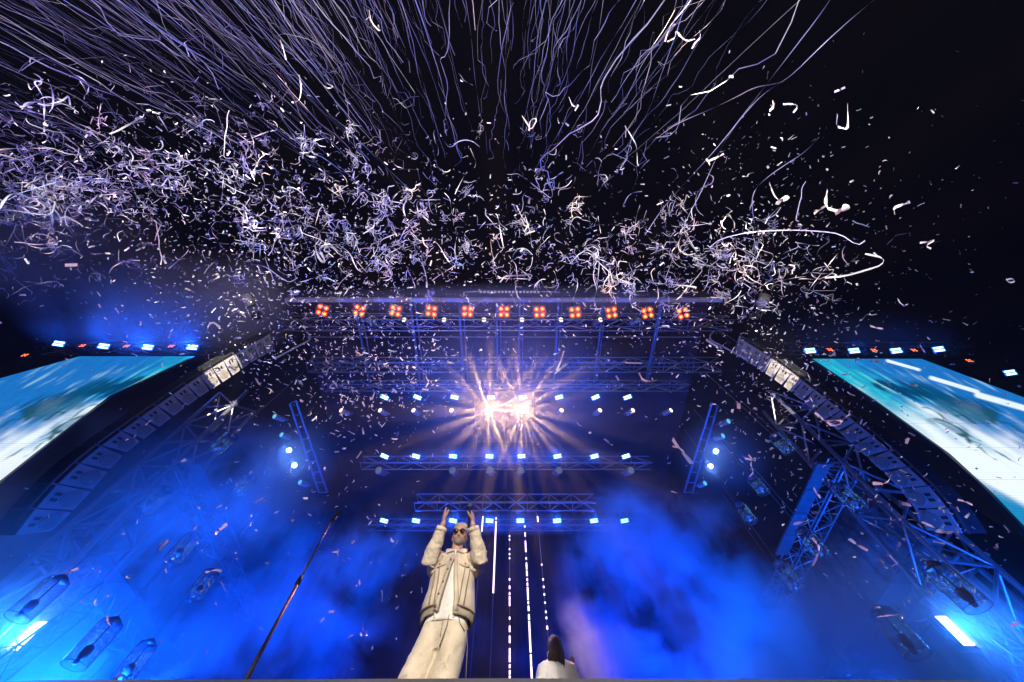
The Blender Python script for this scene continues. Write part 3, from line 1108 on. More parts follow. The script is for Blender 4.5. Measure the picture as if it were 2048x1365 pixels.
# ------------------------------------------------------------------ glass cylinder lanterns
def make_lantern():
    t = thing('glass_lantern')
    sd = 28
    m = MB()
    m.tube([(0, 0, .0), (0, 0, .66), (0, 0, .74), (0, 0, .78)], [.26, .26, .235, .16], sd, cap=False)
    m.build('glass_cylinder', M['acrylic'], t, True)
    m = MB()
    pts = [(.26 * math.cos(2 * math.pi * k / 28), .26 * math.sin(2 * math.pi * k / 28), 0) for k in range(29)]
    m.tube(pts, .006, 6, cap=False)
    m.build('rim', M['alu'], t, True)
    MB().tube([(0, 0, .74), (0, 0, .80), (0, 0, .86)], [.17, .15, .05], 16).build('cap', M['steel'], t, True)
    MB().tube([(0, 0, .10), (0, 0, .18), (0, 0, .30), (0, 0, .34)], [.06, .10, .09, .04], 14).build('bulb_holder', M['cab'], t, True)
    MB().tube([(0, 0, .30), (0, 0, .80)], .014, 6).build('inner_rod', M['steel'], t)
    MB().tube([(-.02, 0, .02), (-.02, 0, .10)], .05, 8).build('bulb', M['fascia'], t, True)
    m = MB()
    rnd = random.Random(5)
    for q in range(3):
        pts = []
        for i in range(34):
            u = i / 33
            an = 2.1 + .7 * math.sin(u * 11 + q * 2) + q * .25
            pts.append((.225 * math.cos(an), .225 * math.sin(an) * 1.0, .06 + .60 * u))
        m.tube(pts, .0035, 4, cap=False)
        m.tube([(-x, y, z) for x, y, z in pts], .0035, 4, cap=False)
    m.build('fairy_wire', M['wire'], t)
    m = MB()
    for i in range(110):
        an = 2.1 + rnd.uniform(-.75, 1.1)
        if i % 2: an = math.pi - an
        z = rnd.uniform(.06, .66)
        m.box((.228 * math.cos(an), .228 * math.sin(an), z), (.011, .011, .015), Matrix.Rotation(rnd.uniform(0, 3), 3, 'X'))
    m.build('fairy_lights', M['fairy'], t)['kind'] = 'stuff'
    MB().tube([(0, 0, .86), (0, 0, 5.5)], .006, 4).build('hanging_wire', M['wire'], t)
    return t


LN = [(1578, 901, 9.4, 'nearest the right star-bright beam lights'), (1527, 984, 10.5, 'between the right smoke and upper soffit board'),
      (1502, 1042, 10.3, 'in the black gap right of the blue smoke'), (1718, 1016, 7.7, 'in front of the crinkled scrim at the right'),
      (1646, 1110, 7.6, 'under the upper soffit board at the right'), (1594, 1178, 8.0, 'low at the right edge of the blue smoke'),
      (1957, 1215, 5.0, 'large, right above the right strobe panel'), (1836, 1310, 5.2, 'large, left of the right strobe panel'),
      (1700, 1352, 6.6, 'washed out in the bright smoke at the bottom right'),
      (431, 901, 9.2, 'faint, below the curve of the left array'), (475, 985, 10, 'faint, lower left of the left ladder'), (287, 1021, 8.0, 'against the left tower truss'),
      (345, 1120, 7.8, 'faint at mid height in the left blue smoke'), (386, 1195, 8.2, 'faint, lower in the left blue smoke'), (34, 1236, 5.6, 'large, above the left strobe panel'),
      (147, 1332, 5.4, 'large, right of the left strobe panel'), (240, 1362, 6.6, 'cut off by the stage edge at the bottom left')]
ln0 = make_lantern()
for i, (px, py, k, w) in enumerate(LN):
    o = ln0 if i == 0 else copy_tree(ln0)
    o.location = at_k(px, py, k)
    o.scale = (.72, .72, .78)
    o.rotation_euler = (0, 0, random.uniform(-.5, .5) + (R(-50) if px > CX else R(50)))
    tag(o, 'Hanging glass lantern ' + w, 'lantern', 'hanging glass cylinder lanterns')

# ------------------------------------------------------------------ microphone stand
mt = at_y(672, 1025, 3.12)
t = thing('microphone_stand', (mt.x, 3.12, 1.70), 'tall bronze microphone stand with an empty clip left of the man in denim', 'microphone stand')
H = mt.z - 1.70
MB().tube([(0, 0, .05), (0, 0, 1.0)], .015, 12).build('lower_tube', M['brass'], t, True)
MB().tube([(0, 0, .98), (0, 0, 1.06)], [.021, .019], 12).build('clutch', M['black'], t, True)
MB().tube([(0, 0, 1.02), (0, 0, H - .12)], .0095, 10).build('upper_tube', M['brass'], t, True)
MB().tube([(0, 0, H - .13), (0.005, 0, H - .07), (.02, 0, H - .04)], [.016, .018, .012], 8).build('swivel', M['black'], t, True)
MB().tube([(.02, 0, H - .05), (.05, -.01, H)], [.022, .020], 10, cap=False).build('clip', M['black'], t, True)
MB().tube([(0, 0, 0), (0, 0, .025), (0, 0, .05)], [.14, .14, .03], 24).build('base', M['black'], t, True)


# ------------------------------------------------------------------ people
def cloud(sz):
    tx = bpy.data.textures.new('fold_noise', 'CLOUDS')
    tx.noise_scale = sz
    tx.noise_depth = 2
    return tx


def remesh(mb, name, mat, parent, voxel=.009, disp=(), smooth_it=4):
    o = mb.build(name, mat, parent, True)
    m = o.modifiers.new('fuse', 'REMESH')
    m.mode = 'VOXEL'
    m.voxel_size = voxel
    m.use_smooth_shade = True
    sm_ = o.modifiers.new('relax', 'SMOOTH')
    sm_.iterations = smooth_it
    sm_.factor = .6
    for s, st in disp:
        d = o.modifiers.new('folds', 'DISPLACE')
        d.texture = cloud(s)
        d.texture_coords = 'LOCAL'
        d.strength = st
        d.mid_level = .5
    return o


def hand(mb, wrist, palm_dir, across, nrm, spread=.0, curl=.0, s=1.0, thumb=1):
    """palm and five unequal, bent fingers; across points to the thumb side"""
    wrist = Vector(wrist); d = Vector(palm_dir).normalized()
    a = (Vector(across) - d * Vector(across).dot(d)).normalized()
    n = Vector(nrm); n = (n - d * n.dot(d) - a * n.dot(a)).normalized()
    pl = .095 * s
    mb.tube([wrist - d * .03, wrist + d * .01, wrist + d * .05 * s, wrist + d * pl], [(.024 * s, .019 * s), (.030 * s, .018 * s), (.040 * s, .017 * s), (.041 * s, .014 * s)], 12, up=n)
    for i, (off, ln) in enumerate(((.029, .072), (.010, .080), (-.010, .074), (-.028, .058))):
        b = wrist + d * pl * .85 + a * off * s
        fd = (d + a * spread * (1.5 - i) * .6).normalized()
        p1 = b + fd * ln * .5 * s
        fd2 = (fd + n * curl).normalized()
        p2 = p1 + fd2 * ln * .35 * s
        fd3 = (fd2 + n * curl * 1.2).normalized()
        p3 = p2 + fd3 * ln * .32 * s
        mb.tube([b, p1, p2, p3], [.0105 * s, .0095 * s, .0085 * s, .0068 * s], 8)
    b = wrist + d * .025 * s + a * .026 * s
    t1 = b + (d * .6 + a * .8 + n * .2).normalized() * .045 * s
    t2 = t1 + (d * .9 + a * .35 + n * (.2 + curl * .3)).normalized() * .035 * s
    t3 = t2 + (d * 1.0 + a * .1 + n * (.2 + curl * .3)).normalized() * .025 * s
    mb.tube([b, t1, t2, t3], [.0135 * s, .012 * s, .0105 * s, .008 * s], 8)


man = thing('person', (-.55, 3.5, 1.70), 'man in sand denim and sunglasses clapping raised hands round a microphone', 'person')
mb = MB()
# legs, pelvis, trunk, neck
for s, kx in ((-1, -.13), (1, .10)):
    mb.tube([(kx, 0, .05), (kx, .0, .28), (kx * .95, -.02, .48), (kx * .85, 0, .70), (kx * .7, 0, .92)], [.045, .055, .06, .08, .09], 12)
    mb.tube([(kx, .05, .04), (kx, -.15, .03)], [.04, .035], 10)
mb.rings([(-.01, 0, .82, .15, .11), (0, 0, .95, .16, .11), (.0, 0, 1.1, .145, .10), (.0, .0, 1.3, .17, .11), (0, .01, 1.44, .185, .105), (0, .02, 1.50, .13, .08), (0, .02, 1.53, .075, .07)], 20)
mb.tube([(0, .02, 1.46), (0, .0, 1.56), (0, -.01, 1.64)], [.066, .060, .058], 14)
JL = dict(sh=(-.165, .02, 1.455), el=(-.225, -.17, 1.375), wr=(-.135, -.30, 1.655))
JR = dict(sh=(.165, .02, 1.455), el=(.255, -.17, 1.385), wr=(.170, -.30, 1.650))
for J in (JL, JR):
    mb.tube([J['sh'], J['el'], J['wr']], [.05, .042, .027], 12)
    mb.ball(J['sh'], .055)
HR = Matrix.Rotation(R(14), 3, 'X')     # head tipped back a little (facing -y)
def hp(x, y, z): return tuple(Vector((0.01, 0, 1.655)) + HR @ Vector((x, y, z)))
mb.ball(hp(0, .015, .09), (.076, .095, .098), 20, 14, HR)
mb.ball(hp(0, -.030, .03), (.062, .070, .082), 18, 12, HR)          # face and jaw
mb.ball(hp(0, -.060, -.025), (.036, .034, .026), 12, 8, HR)         # chin
mb.tube([hp(0, -.094, .078), hp(0, -.112, .045), hp(0, -.120, .030)], [.009, .013, .015], 8)   # nose
mb.ball(hp(-.011, -.108, .027), .009, 8, 6); mb.ball(hp(.011, -.108, .027), .009, 8, 6)
mb.ball(hp(0, -.088, -.002), (.026, .014, .008), 10, 6, HR); mb.ball(hp(0, -.086, -.013), (.022, .013, .008), 10, 6, HR)
for s in (-1, 1):
    mb.ball(hp(s * .078, .012, .042), (.010, .022, .034), 10, 8, HR)
    mb.ball(hp(s * .032, -.078, .095), (.026, .014, .010), 10, 6, HR)
    mb.ball(hp(s * .045, -.062, .045), (.024, .022, .022), 10, 6, HR)
hand(mb, JL['wr'], (-.10, .0, 1), (.35, -.9, 0), (1, .3, 0), .18, .06)
hand(mb, JR['wr'], (-.10, .0, 1), (-.3, -.9, 0), (-1, .2, 0), .06, .75)
remesh(mb, 'body', M['skin'], man, .0058, (), 2)
hr = MB()
hr.ball(hp(0, .035, .115), (.080, .092, .092), 18, 12, HR)
rn = random.Random(4)
for i in range(46):
    th = rn.uniform(0, 6.28); ph = rn.uniform(.0, 1.25)
    hr.ball(hp(.08 * math.sin(ph) * math.cos(th), .032 + .085 * math.sin(ph) * math.sin(th), .125 + .082 * math.cos(ph)), rn.uniform(.012, .02), 6, 5)
remesh(hr, 'hair', M['hair'], man, .007, ((.02, .012),), 1)
bd = MB()
bd.ball(hp(0, -.052, -.018), (.052, .058, .040), 16, 10, HR)
bd.ball(hp(0, -.085, -.036), (.030, .030, .024), 12, 8, HR)
for s in (-1, 1):
    bd.ball(hp(s * .055, -.010, .012), (.014, .040, .040), 10, 8, HR)
bd.tube([hp(-.035, -.086, -.004), hp(-.02, -.100, .010), hp(0, -.106, .013), hp(.02, -.100, .010), hp(.035, -.086, -.004)], .008, 8)
remesh(bd, 'beard', M['beard'], man, .006, ((.012, .008),), 1)
sg = MB()
sgo = MB()
for s in (-1, 1):
    sgo.ball(hp(s * .036, -.104, .076), (.029, .008, .026), 16, 10, HR)
    sgo.tube([hp(s * .062, -.096, .082), hp(s * .084, -.03, .080), hp(s * .084, .015, .068)], .0045, 6)
sgo.tube([hp(-.012, -.112, .080), hp(.012, -.112, .080)], .004, 6)
sgo.build('sunglasses', M['shades'], man, True)

# trousers: baggy, one fused surface
tr = MB()
for s, kx in ((-1, -.135), (1, .095)):
    tr.rings([(kx - .09, 0.01, .06, .118, .125), (kx - .085, 0, .25, .115, .12), (kx - .07, -.015, .46, .126, .125), (kx * .92 - .03, -.01, .62, .115, .13), (kx * .8, 0, .76, .115, .135), (kx * .62, 0, .9, .10, .12)], 22)
tr.rings([(-.012, 0, .655, .135, .12), (-.012, 0, .76, .195, .15), (0, 0, .86, .185, .142), (0, .0, .99, .168, .13)], 26)
remesh(tr, 'trousers', M['denim2'], man, .009, ((.16, .022), (.045, .008)), 5)
# fly, pocket and side seams lie on the cloth
sea = MB()
sea.tube([(.035, -.150, .88), (.03, -.158, .80), (.012, -.156, .72), (-.01, -.14, .655)], .0042, 6)
sea.tube([(-.01, -.146, .88), (-.012, -.153, .80), (-.014, -.150, .72)], .003, 6)
sea.tube([(-.12, -.115, .885), (-.15, -.098, .84), (-.185, -.06, .81)], .004, 6)
sea.tube([(.11, -.122, .885), (.135, -.11, .83), (.175, -.07, .80)], .004, 6)
sea.tube([(.215, -.02, .5), (.205, -.03, .7), (.19, -.05, .80)], .003, 6)
sea.build('trouser_seams', M['seam'], man, True)['kind'] = 'stuff'
for s in (-.09, .07):
    MB().box((s, -.146, .885), (.014, .012, .05)).build('belt_loop', M['denim2'], man)
# t-shirt
ts = MB()
ts.rings([(-.01, 0, .845, .192, .158), (-.005, 0, .90, .188, .155), (0, 0, 1.1, .175, .142), (0, 0, 1.3, .18, .135), (0, .01, 1.45, .165, .105), (0, .01, 1.53, .085, .08)], 28)
remesh(ts, 'tshirt', M['tee'], man, .008, ((.12, .02), (.05, .006)), 3)
# jacket: trunk shell open at the front + sleeves, fused separately so the opening stays crisp
def shell(rs, a0, a1, thick=.012, seg=30):
    m = MB()
    for off in (0, -thick):
        for (x, y, z, a, b, g0, g1) in rs:
            for k in range(seg + 1):
                an = a0 + g0 + (a1 + g1 - a0 - g0) * k / seg
                m.v.append((x + (a + off) * math.cos(an), y + (b + off) * math.sin(an), z))
    R_ = len(rs); st = seg + 1; o = R_ * st
    for i in range(R_ - 1):
        for k in range(seg):
            p = i * st + k
            m.f.append((p, p + 1, p + st + 1, p + st))
            q = o + p
            m.f.append((q, q + st, q + st + 1, q + 1))
    for i in range(R_ - 1):
        for k in (0, seg):
            p = i * st + k
            m.f.append((p, p + st, o + p + st, o + p))
    for k in range(seg):
        m.f.append((k, o + k, o + k + 1, k + 1))
        p = (R_ - 1) * st + k
        m.f.append((p, p + 1, o + p + 1, o + p))
    return m


# angle: -90deg is the front; the opening widens downwards
rs = [(.0, 0, .885, .232, .185, .42, -.30), (.0, 0, .93, .235, .19, .40, -.26), (.0, 0, .935, .245, .20, .40, -.26), (.0, 0, 1.02, .238, .19, .34, -.24), (.0, 0, 1.16, .222, .175, .22, -.19), (.0, .0, 1.30, .215, .165, .10, -.12),
      (0, .01, 1.40, .205, .15, .02, -.06), (0, .015, 1.47, .17, .125, .0, -.02), (0, .02, 1.515, .12, .10, .08, -.02), (0, .02, 1.535, .095, .09, .14, -.10)]
rs = [(x, y, z, a, b, g1 * -1, g0 * -1) for (x, y, z, a, b, g0, g1) in rs]
jk = shell(rs, R(-90) + .02, R(270) - .02, .016, 72)
ob = jk.build('jacket', M['denim'], man, True)
for s_, st in ((.14, .026), (.04, .010)):
    d = ob.modifiers.new('folds', 'DISPLACE'); d.texture = cloud(s_); d.texture_coords = 'LOCAL'; d.strength = st; d.mid_level = .5
jacket = ob
sl = MB()
for J, sx in ((JL, -1), (JR, 1)):
    sh, el, wr = Vector(J['sh']), Vector(J['el']), Vector(J['wr'])
    end = el.lerp(wr, .80)
    pts = [Vector((sx * .09, .02, 1.42)), sh, sh.lerp(el, .35), sh.lerp(el, .7), el + Vector((sx * .006, .01, -.03)), el.lerp(wr, .25), el.lerp(wr, .5), el.lerp(wr, .72), end]
    sl.tube(pts, [.10, .095, .088, .080, .080, .072, .063, .056, .052], 16)
    sl.tube([sh + Vector((0, 0, -.05)), sh.lerp(el, .5) + Vector((-sx * .01, .02, -.09)), el + Vector((-sx * .02, .06, -.06))], [.09, .085, .05], 14)
remesh(sl, 'sleeves', M['denim'], man, .008, ((.06, .030), (.025, .007)), 2)
for J in (JL, JR):
    el, wr = Vector(J['el']), Vector(J['wr'])
    c = MB().tube([el.lerp(wr, .74), el.lerp(wr, .87)], [.060, .054], 18, cap=False).build('cuff', M['denim'], man, True)
    so = c.modifiers.new('t', 'SOLIDIFY'); so.thickness = .008
cl = MB()
for sx in (-1, 1):
    cl.hexa([(sx * .012, -.125, 1.475), (sx * .085, -.115, 1.455), (sx * .115, -.03, 1.535), (sx * .085, -.02, 1.565),
             (sx * .016, -.110, 1.495), (sx * .082, -.098, 1.475), (sx * .10, -.02, 1.550), (sx * .075, -.01, 1.58)])
cl.tube([(-.095, -.02, 1.55), (-.07, .08, 1.575), (0, .11, 1.58), (.07, .08, 1.575), (.095, -.02, 1.55)], .02, 8)
cl.build('collar', M['denim'], man)


def jsurf(an_deg, z, out=.014):
    """a point on the jacket's shell; angle 0 = front, positive = image right"""
    for i in range(len(rs) - 1):
        if rs[i][2] <= z <= rs[i + 1][2]:
            t_ = (z - rs[i][2]) / max(1e-6, rs[i + 1][2] - rs[i][2])
            x, y, a, b = (rs[i][j] + (rs[i + 1][j] - rs[i][j]) * t_ for j in (0, 1, 3, 4))
            break
    an = R(-90 + an_deg)
    return Vector((x + (a + out) * math.cos(an), y + (b + out) * math.sin(an), z))


def strip(name, pts, w, mat, th=.004, parent=man):
    m = MB()
    for i, (a, z) in enumerate(pts):
        for dz in (-1, 1):
            pass
    n = len(pts)
    for i, (a, z) in enumerate(pts):
        pa = pts[max(0, i - 1)]; pb = pts[min(n - 1, i + 1)]
        A, B = jsurf(*pa), jsurf(*pb)
        tt = (B - A).normalized()
        p = jsurf(a, z)
        nn = Vector((p.x, p.y, 0)).normalized()
        sd_ = tt.cross(nn).normalized() * w / 2
        m.v += [tuple(p - sd_), tuple(p + sd_), tuple(p + sd_ - nn * .03), tuple(p - sd_ - nn * .03)]
    for i in range(n - 1):
        k = 4 * i
        for j in range(4):
            m.f.append((k + j, k + (j + 1) % 4, k + 4 + (j + 1) % 4, k + 4 + j))
    m.f += [(0, 3, 2, 1), (4 * n - 4, 4 * n - 3, 4 * n - 2, 4 * n - 1)]
    return m.build(name, mat, parent, True)


# plackets, waistband, pocket flaps, yoke seams, buttons
strip('placket', [(-20, .90), (-18, 1.0), (-13, 1.15), (-7, 1.3), (-3, 1.42)], .034, M['denim'])
strip('placket', [(22, .90), (20, 1.0), (14.5, 1.15), (9, 1.3), (5, 1.42)], .034, M['denim'])
for a0, a1 in ((-78, -20), (22, 80)):
    strip('waistband_seam', [(a0 + (a1 - a0) * i / 8, .937) for i in range(9)], .004, M['seam'])
for a0 in (-48, 17):
    strip('pocket_flap', [(a0 + 30 * i / 5, 1.335 - .012 * math.sin(math.pi * i / 5)) for i in range(6)], .045, M['denim'])
    strip('pocket_seam', [(a0 + 30 * i / 5, 1.308 - .014 * math.sin(math.pi * i / 5)) for i in range(6)], .004, M['seam'])
for a in (-50, -34, 34, 50):
    strip('panel_seam', [(a * .75, .94), (a * .85, 1.1), (a, 1.30)], .0035, M['seam'])
strip('placket_seam', [(-23.5, .90), (-22, 1.0), (-17, 1.15), (-11, 1.3), (-7, 1.42)], .003, M['seam'])
strip('placket_seam', [(26, .90), (24, 1.0), (18.5, 1.15), (13, 1.3), (9, 1.42)], .003, M['seam'])
for a, z in ((-20, .92), (-17.5, 1.02), (-13.5, 1.13), (-8.5, 1.25), (-5, 1.35), (-33, 1.325), (32, 1.325)):
    p = jsurf(a, z, .018); nn = Vector((p.x, p.y, 0)).normalized()
    MB().tube([p, p + nn * .006], .0085, 10).build('button', M['copper'], man, True)
for s, kx in ((-1, -.135), (1, .095)):
    MB().ball((kx, -.05, .045), (.055, .14, .05), 14, 8).build('shoe', M['shoe'], man, True)
# microphone held in his raised hand
w = Vector(man.location) + Vector(JR['wr'])
t = thing('microphone', w + Vector((-.045, -.015, .085)), 'black handheld microphone in the raised right-hand side fist of the man in denim', 'microphone')
MB().tube([(.0, .06, -.10), (0, -.02, .05)], [.012, .017], 12).build('handle', M['black'], t, True)
MB().ball((0, -.04, .085), .026, 14, 10).build('grille_head', M['steel'], t, True)

# second figure, back turned
wo = thing('person', (.545, 5.0, 1.70), 'person with straight dark hair and white shirt, seen from behind', 'person')
mb = MB()
for s in (-1, 1):
    mb.tube([(s * .10, 0, .05), (s * .10, 0, .45), (s * .085, 0, .88)], [.045, .055, .085], 12)
    mb.tube([(s * .10, -.05, .04), (s * .10, .16, .03)], [.04, .035], 10)
    mb.tube([(s * .15, 0, 1.40), (s * .24, .03, 1.18), (s * .22, .14, 1.42 if s > 0 else 1.2)], [.045, .038, .027], 12)
mb.rings([(0, 0, .80, .15, .10), (0, 0, .95, .155, .105), (0, 0, 1.1, .13, .09), (0, 0, 1.3, .155, .10), (0, 0, 1.42, .16, .085), (0, 0, 1.47, .06, .055)], 18)
mb.tube([(0, 0, 1.42), (0, .005, 1.55)], [.052, .048], 12)
mb.ball((0, .02, 1.64), (.075, .092, .11), 16, 12)
mb.tube([(0, .11, 1.66), (0, .128, 1.63)], [.01, .014], 8)
hand(mb, (.235, .14, 1.44), (.05, .05, 1), (-.6, .5, 0), (-.7, -.3, 0), .1, .12, .95)
hand(mb, (-.22, .20, 1.2), (.05, .05, 1), (.6, .5, 0), (.7, -.3, 0), .1, .12, .95)
remesh(mb, 'body', M['skin2'], wo, .007, (), 2)
hh = MB()
hh.ball((0, -.004, 1.662), (.098, .112, .108), 18, 12)
hh.rings([(.016, -.060, 1.49, .092, .060), (.010, -.062, 1.53, .106, .074), (0, -.045, 1.60, .106, .086), (0, -.02, 1.67, .098, .095)], 20)
ho = remesh(hh, 'hair', M['darkhair'], wo, .008, ((.03, .008),), 3)
for i in range(30):
    a = -math.pi + math.pi * (i + .5) / 30
    x, y = .104 * math.cos(a), -.062 + .080 * math.sin(a)
    MB().tube([(x * .80, y * .9 - .01, 1.70), (x * .98, y - .004, 1.56), (x * 1.02, y - .004, 1.45), (x, y, 1.43 - .5 * x + random.uniform(-.03, .01))], [.006, .0065, .006, .002], 5).build('hair_strand', M['darkhair'], wo, True)
st_ = MB()
st_.rings([(0, 0, .84, .20, .15), (0, 0, 1.0, .19, .14), (0, 0, 1.2, .185, .13), (0, 0, 1.38, .195, .12), (0, 0, 1.47, .15, .10), (0, 0, 1.545, .080, .075)], 24)
for s in (-1, 1):
    st_.tube([(s * .10, 0, 1.41), (s * .17, 0, 1.40), (s * .25, .02, 1.2), (s * .25, .10, 1.20), (s * .235, .15, 1.24)], [.09, .09, .08, .07, .055], 14)
remesh(st_, 'shirt', M['tee'], wo, .008, ((.12, .03), (.04, .008)), 3)
MB().tube([(-.095, -.02, 1.535), (-.085, -.085, 1.54), (-.03, -.105, 1.535), (.05, -.085, 1.54), (.07, -.02, 1.53)], .022, 10, flat=1.3).build('collar', M['tee'], wo, True)
MB().tube([(-.09, -.02, 1.51), (-.06, -.105, 1.512), (0, -.128, 1.515), (.05, -.105, 1.512), (.075, -.02, 1.50)], .004, 6).build('collar_seam', M['seam'], wo, True)
tt = MB()
for s in (-1, 1):
    tt.rings([(s * .10, 0, .07, .09, .10), (s * .10, 0, .5, .09, .10), (s * .09, 0, .8, .1, .12), (s * .07, 0, .92, .09, .11)], 18)
remesh(tt, 'trousers', M['denim2'], wo, .012, ((.12, .02),), 3)
for s in (-1, 1):
    MB().ball((s * .10, .06, .045), (.05, .13, .045), 12, 8).build('shoe', M['shoe'], wo, True)

wo.scale = (.86, .86, .86)
wo.location.z = 1.705

# ------------------------------------------------------------------ paper in the air
rnd = random.Random(21)


def pick(ws):
    t = rnd.random() * sum(ws)
    for i, w_ in enumerate(ws):
        t -= w_
        if t <= 0: return i
    return 0


# long streamers: paper ribbons dropping almost plumb above the crowd; they all reach for the zenith
LONG = 'long paper streamers trailing above the crowd'
st_list = []
def streamer(px, py, k_end, length, w, mat, drift, amp=.12, kinks=1.0):
    top = at_k(px, py, k_end)
    n = 34
    pts = []
    sx, sy = rnd.uniform(0, 50), rnd.uniform(0, 50)
    for i in range(n):
        q = i / (n - 1)
        z = top.z - length * q
        am = amp * (1 - .75 * q)
        x = top.x + drift[0] * q * length + am * 2.4 * noise.noise((q * 3.1 * kinks, sx, 0)) + am * .7 * noise.noise((q * 11 * kinks, sx, 4))
        y = top.y + drift[1] * q * length + am * 2.4 * noise.noise((q * 3.1 * kinks, sy, 9)) + am * .7 * noise.noise((q * 11 * kinks, sy, 14))
        pts.append((x, y, z))
    m = MB().ribbon(pts, w, tw=rnd.uniform(-.5, .5), ph=rnd.uniform(0, 6.28))
    st_list.append((m, mat))


for i in range(400):
    zone = pick([.68, .28, .04])
    if zone == 0:
        u = rnd.random() ** .9
        px = 20 + 780 * u
        py = rnd.uniform(20, 330) - (0 if px > 330 else (330 - px) * -.25)
    elif zone == 1:
        px = rnd.uniform(640, 1120); py = rnd.uniform(40, 400)
    else:
        px = rnd.uniform(1130, 1270); py = rnd.uniform(120, 380)
    z = rnd.uniform(9.5, 19)
    P = at_z(px, py, z)
    k = proj(P)[2]
    ln = min(rnd.uniform(5, 13), P.z - 2.2)
    mt_ = pick([.20, .10, .40, .16, .14])
    streamer(px, py, k, ln, rnd.choice([.005, .007, .009, .014]), mt_, (rnd.gauss(.03, .05), rnd.gauss(-.30, .05)), rnd.choice([.04, .08, .12, .2, .3, .45]), rnd.uniform(.8, 2.2))
# lone streamers crossing the dark sky at the right
for pts_, k0, k1, mt_ in (([(1760, -10), (1700, 40), (1640, 95), (1580, 155), (1530, 185), (1500, 215), (1462, 262), (1430, 320), (1400, 390), (1372, 440), (1345, 520), (1330, 560)], 5.5, 9, 2),
                          ([(1668, -12), (1640, 30), (1590, 95), (1540, 160), (1490, 225), (1440, 290), (1390, 345), (1330, 410), (1290, 470)], 5.5, 9.5, 2),
                          ([(1572, 158), (1555, 168), (1510, 174), (1470, 196), (1420, 220), (1370, 240), (1330, 262), (1290, 300)], 6, 9, 3),
                          ([(1638, 275), (1610, 305), (1570, 330), (1530, 358), (1505, 385), (1504, 420), (1510, 450)], 6, 8, 2)):
    n_ = len(pts_)
    P_ = smooth_curve([at_k(px, py, k0 + (k1 - k0) * i / (n_ - 1)) for i, (px, py) in enumerate(pts_)], 2)
    st_list.insert(0, (MB().ribbon(P_, .016, tw=.25), mt_))

stream_objs = [(m.build('paper_streamer', PAPER[mt_]), m, mt_) for m, mt_ in st_list[:300]]
if len(st_list) > 300:
    m2 = MB()
    for m, mt_ in st_list[300:]:
        n = len(m2.v); m2.v += m.v; m2.f += [tuple(n + i for i in f) for f in m.f]
    o = m2.build('distant_streamers', PAPER[2])
    tag(o, 'further thin paper streamers filling the fan above the crowd', 'streamers', LONG, 'stuff')


# templates for crumpled curls and flakes
def curl_pts(n, step, rr, tang):
    p = Vector((0, 0, 0)); d = Vector((rr.uniform(-1, 1), rr.uniform(-1, 1), rr.uniform(-1, 1))).normalized()
    ax = Vector((rr.uniform(-1, 1), rr.uniform(-1, 1), rr.uniform(-1, 1))).normalized()
    out = [p.copy()]
    bend = rr.uniform(.1, .5)
    for i in range(n):
        if rr.random() < .30:
            ax = Vector((rr.uniform(-1, 1), rr.uniform(-1, 1), rr.uniform(-1, 1))).normalized()
            bend = rr.choice([0, .1, .3, .9, 1.7]) * tang
        d = (Matrix.Rotation(bend, 3, ax) @ d).normalized()
        p = p + d * step * rr.uniform(.6, 1.3)
        out.append(p.copy())
    c = sum(out, Vector()) / len(out)
    return [q - c for q in out]


def smooth_pts(p):
    q = [p[0]]
    for i in range(len(p) - 1):
        q.append(p[i].lerp(p[i + 1], .25)); q.append(p[i].lerp(p[i + 1], .75))
    q.append(p[-1])
    return q


rr = random.Random(8)
curls = []
for i in range(46):
    n = rr.choice([5, 7, 10, 14, 22])
    m = MB().ribbon(smooth_pts(curl_pts(n, rr.uniform(.035, .075), rr, rr.uniform(.9, 1.8))), rr.choice([.007, .010, .013, .018]), tw=rr.uniform(-.3, .3), ph=rr.uniform(0, 6))
    curls.append(m)
for i in range(8):                          # snarled knots of ribbon
    m = MB()
    for q in range(4):
        pts = smooth_pts([p * .9 for p in curl_pts(18, .045, rr, 1.5)])
        mm = MB().ribbon(pts, .012, tw=.2, ph=rr.uniform(0, 6))
        n = len(m.v); m.v += mm.v; m.f += [tuple(n + k for k in f) for f in mm.f]
    curls.append(m)
flakes = []
for i in range(26):
    L = rr.choice([.05, .06, .07, .075, .09, .11]); w_ = rr.choice([.016, .02, .024, .03])
    bend = rr.choice([0, .25, .6, 1.1, 1.9]) * rr.choice([-1, 1])
    pts = []; a = 0; p = Vector((0, 0, 0))
    for k in range(5):
        pts.append(p.copy()); a += bend / 4; p = p + Vector((math.cos(a), 0, math.sin(a))) * L / 4
    c = sum(pts, Vector()) / 5
    m = MB()
    tw = rr.uniform(-.2, .2)
    for k, q in enumerate(pts):
        s_ = Matrix.Rotation(tw * k, 3, 'X') @ Vector((0, w_ / 2, 0))
        m.v += [tuple(q - c - s_), tuple(q - c + s_)]
    m.f = [(2 * k, 2 * k + 1, 2 * k + 3, 2 * k + 2) for k in range(4)]
    flakes.append(m)
_cache = {}
def tmesh(kind, i, mi):
    key = (kind, i, mi)
    if key not in _cache:
        src = curls[i] if kind == 'c' else flakes[i]
        _cache[key] = src.mesh('curl_piece' if kind == 'c' else 'flake_piece', PAPER[mi], kind == 'c')
    return _cache[key]


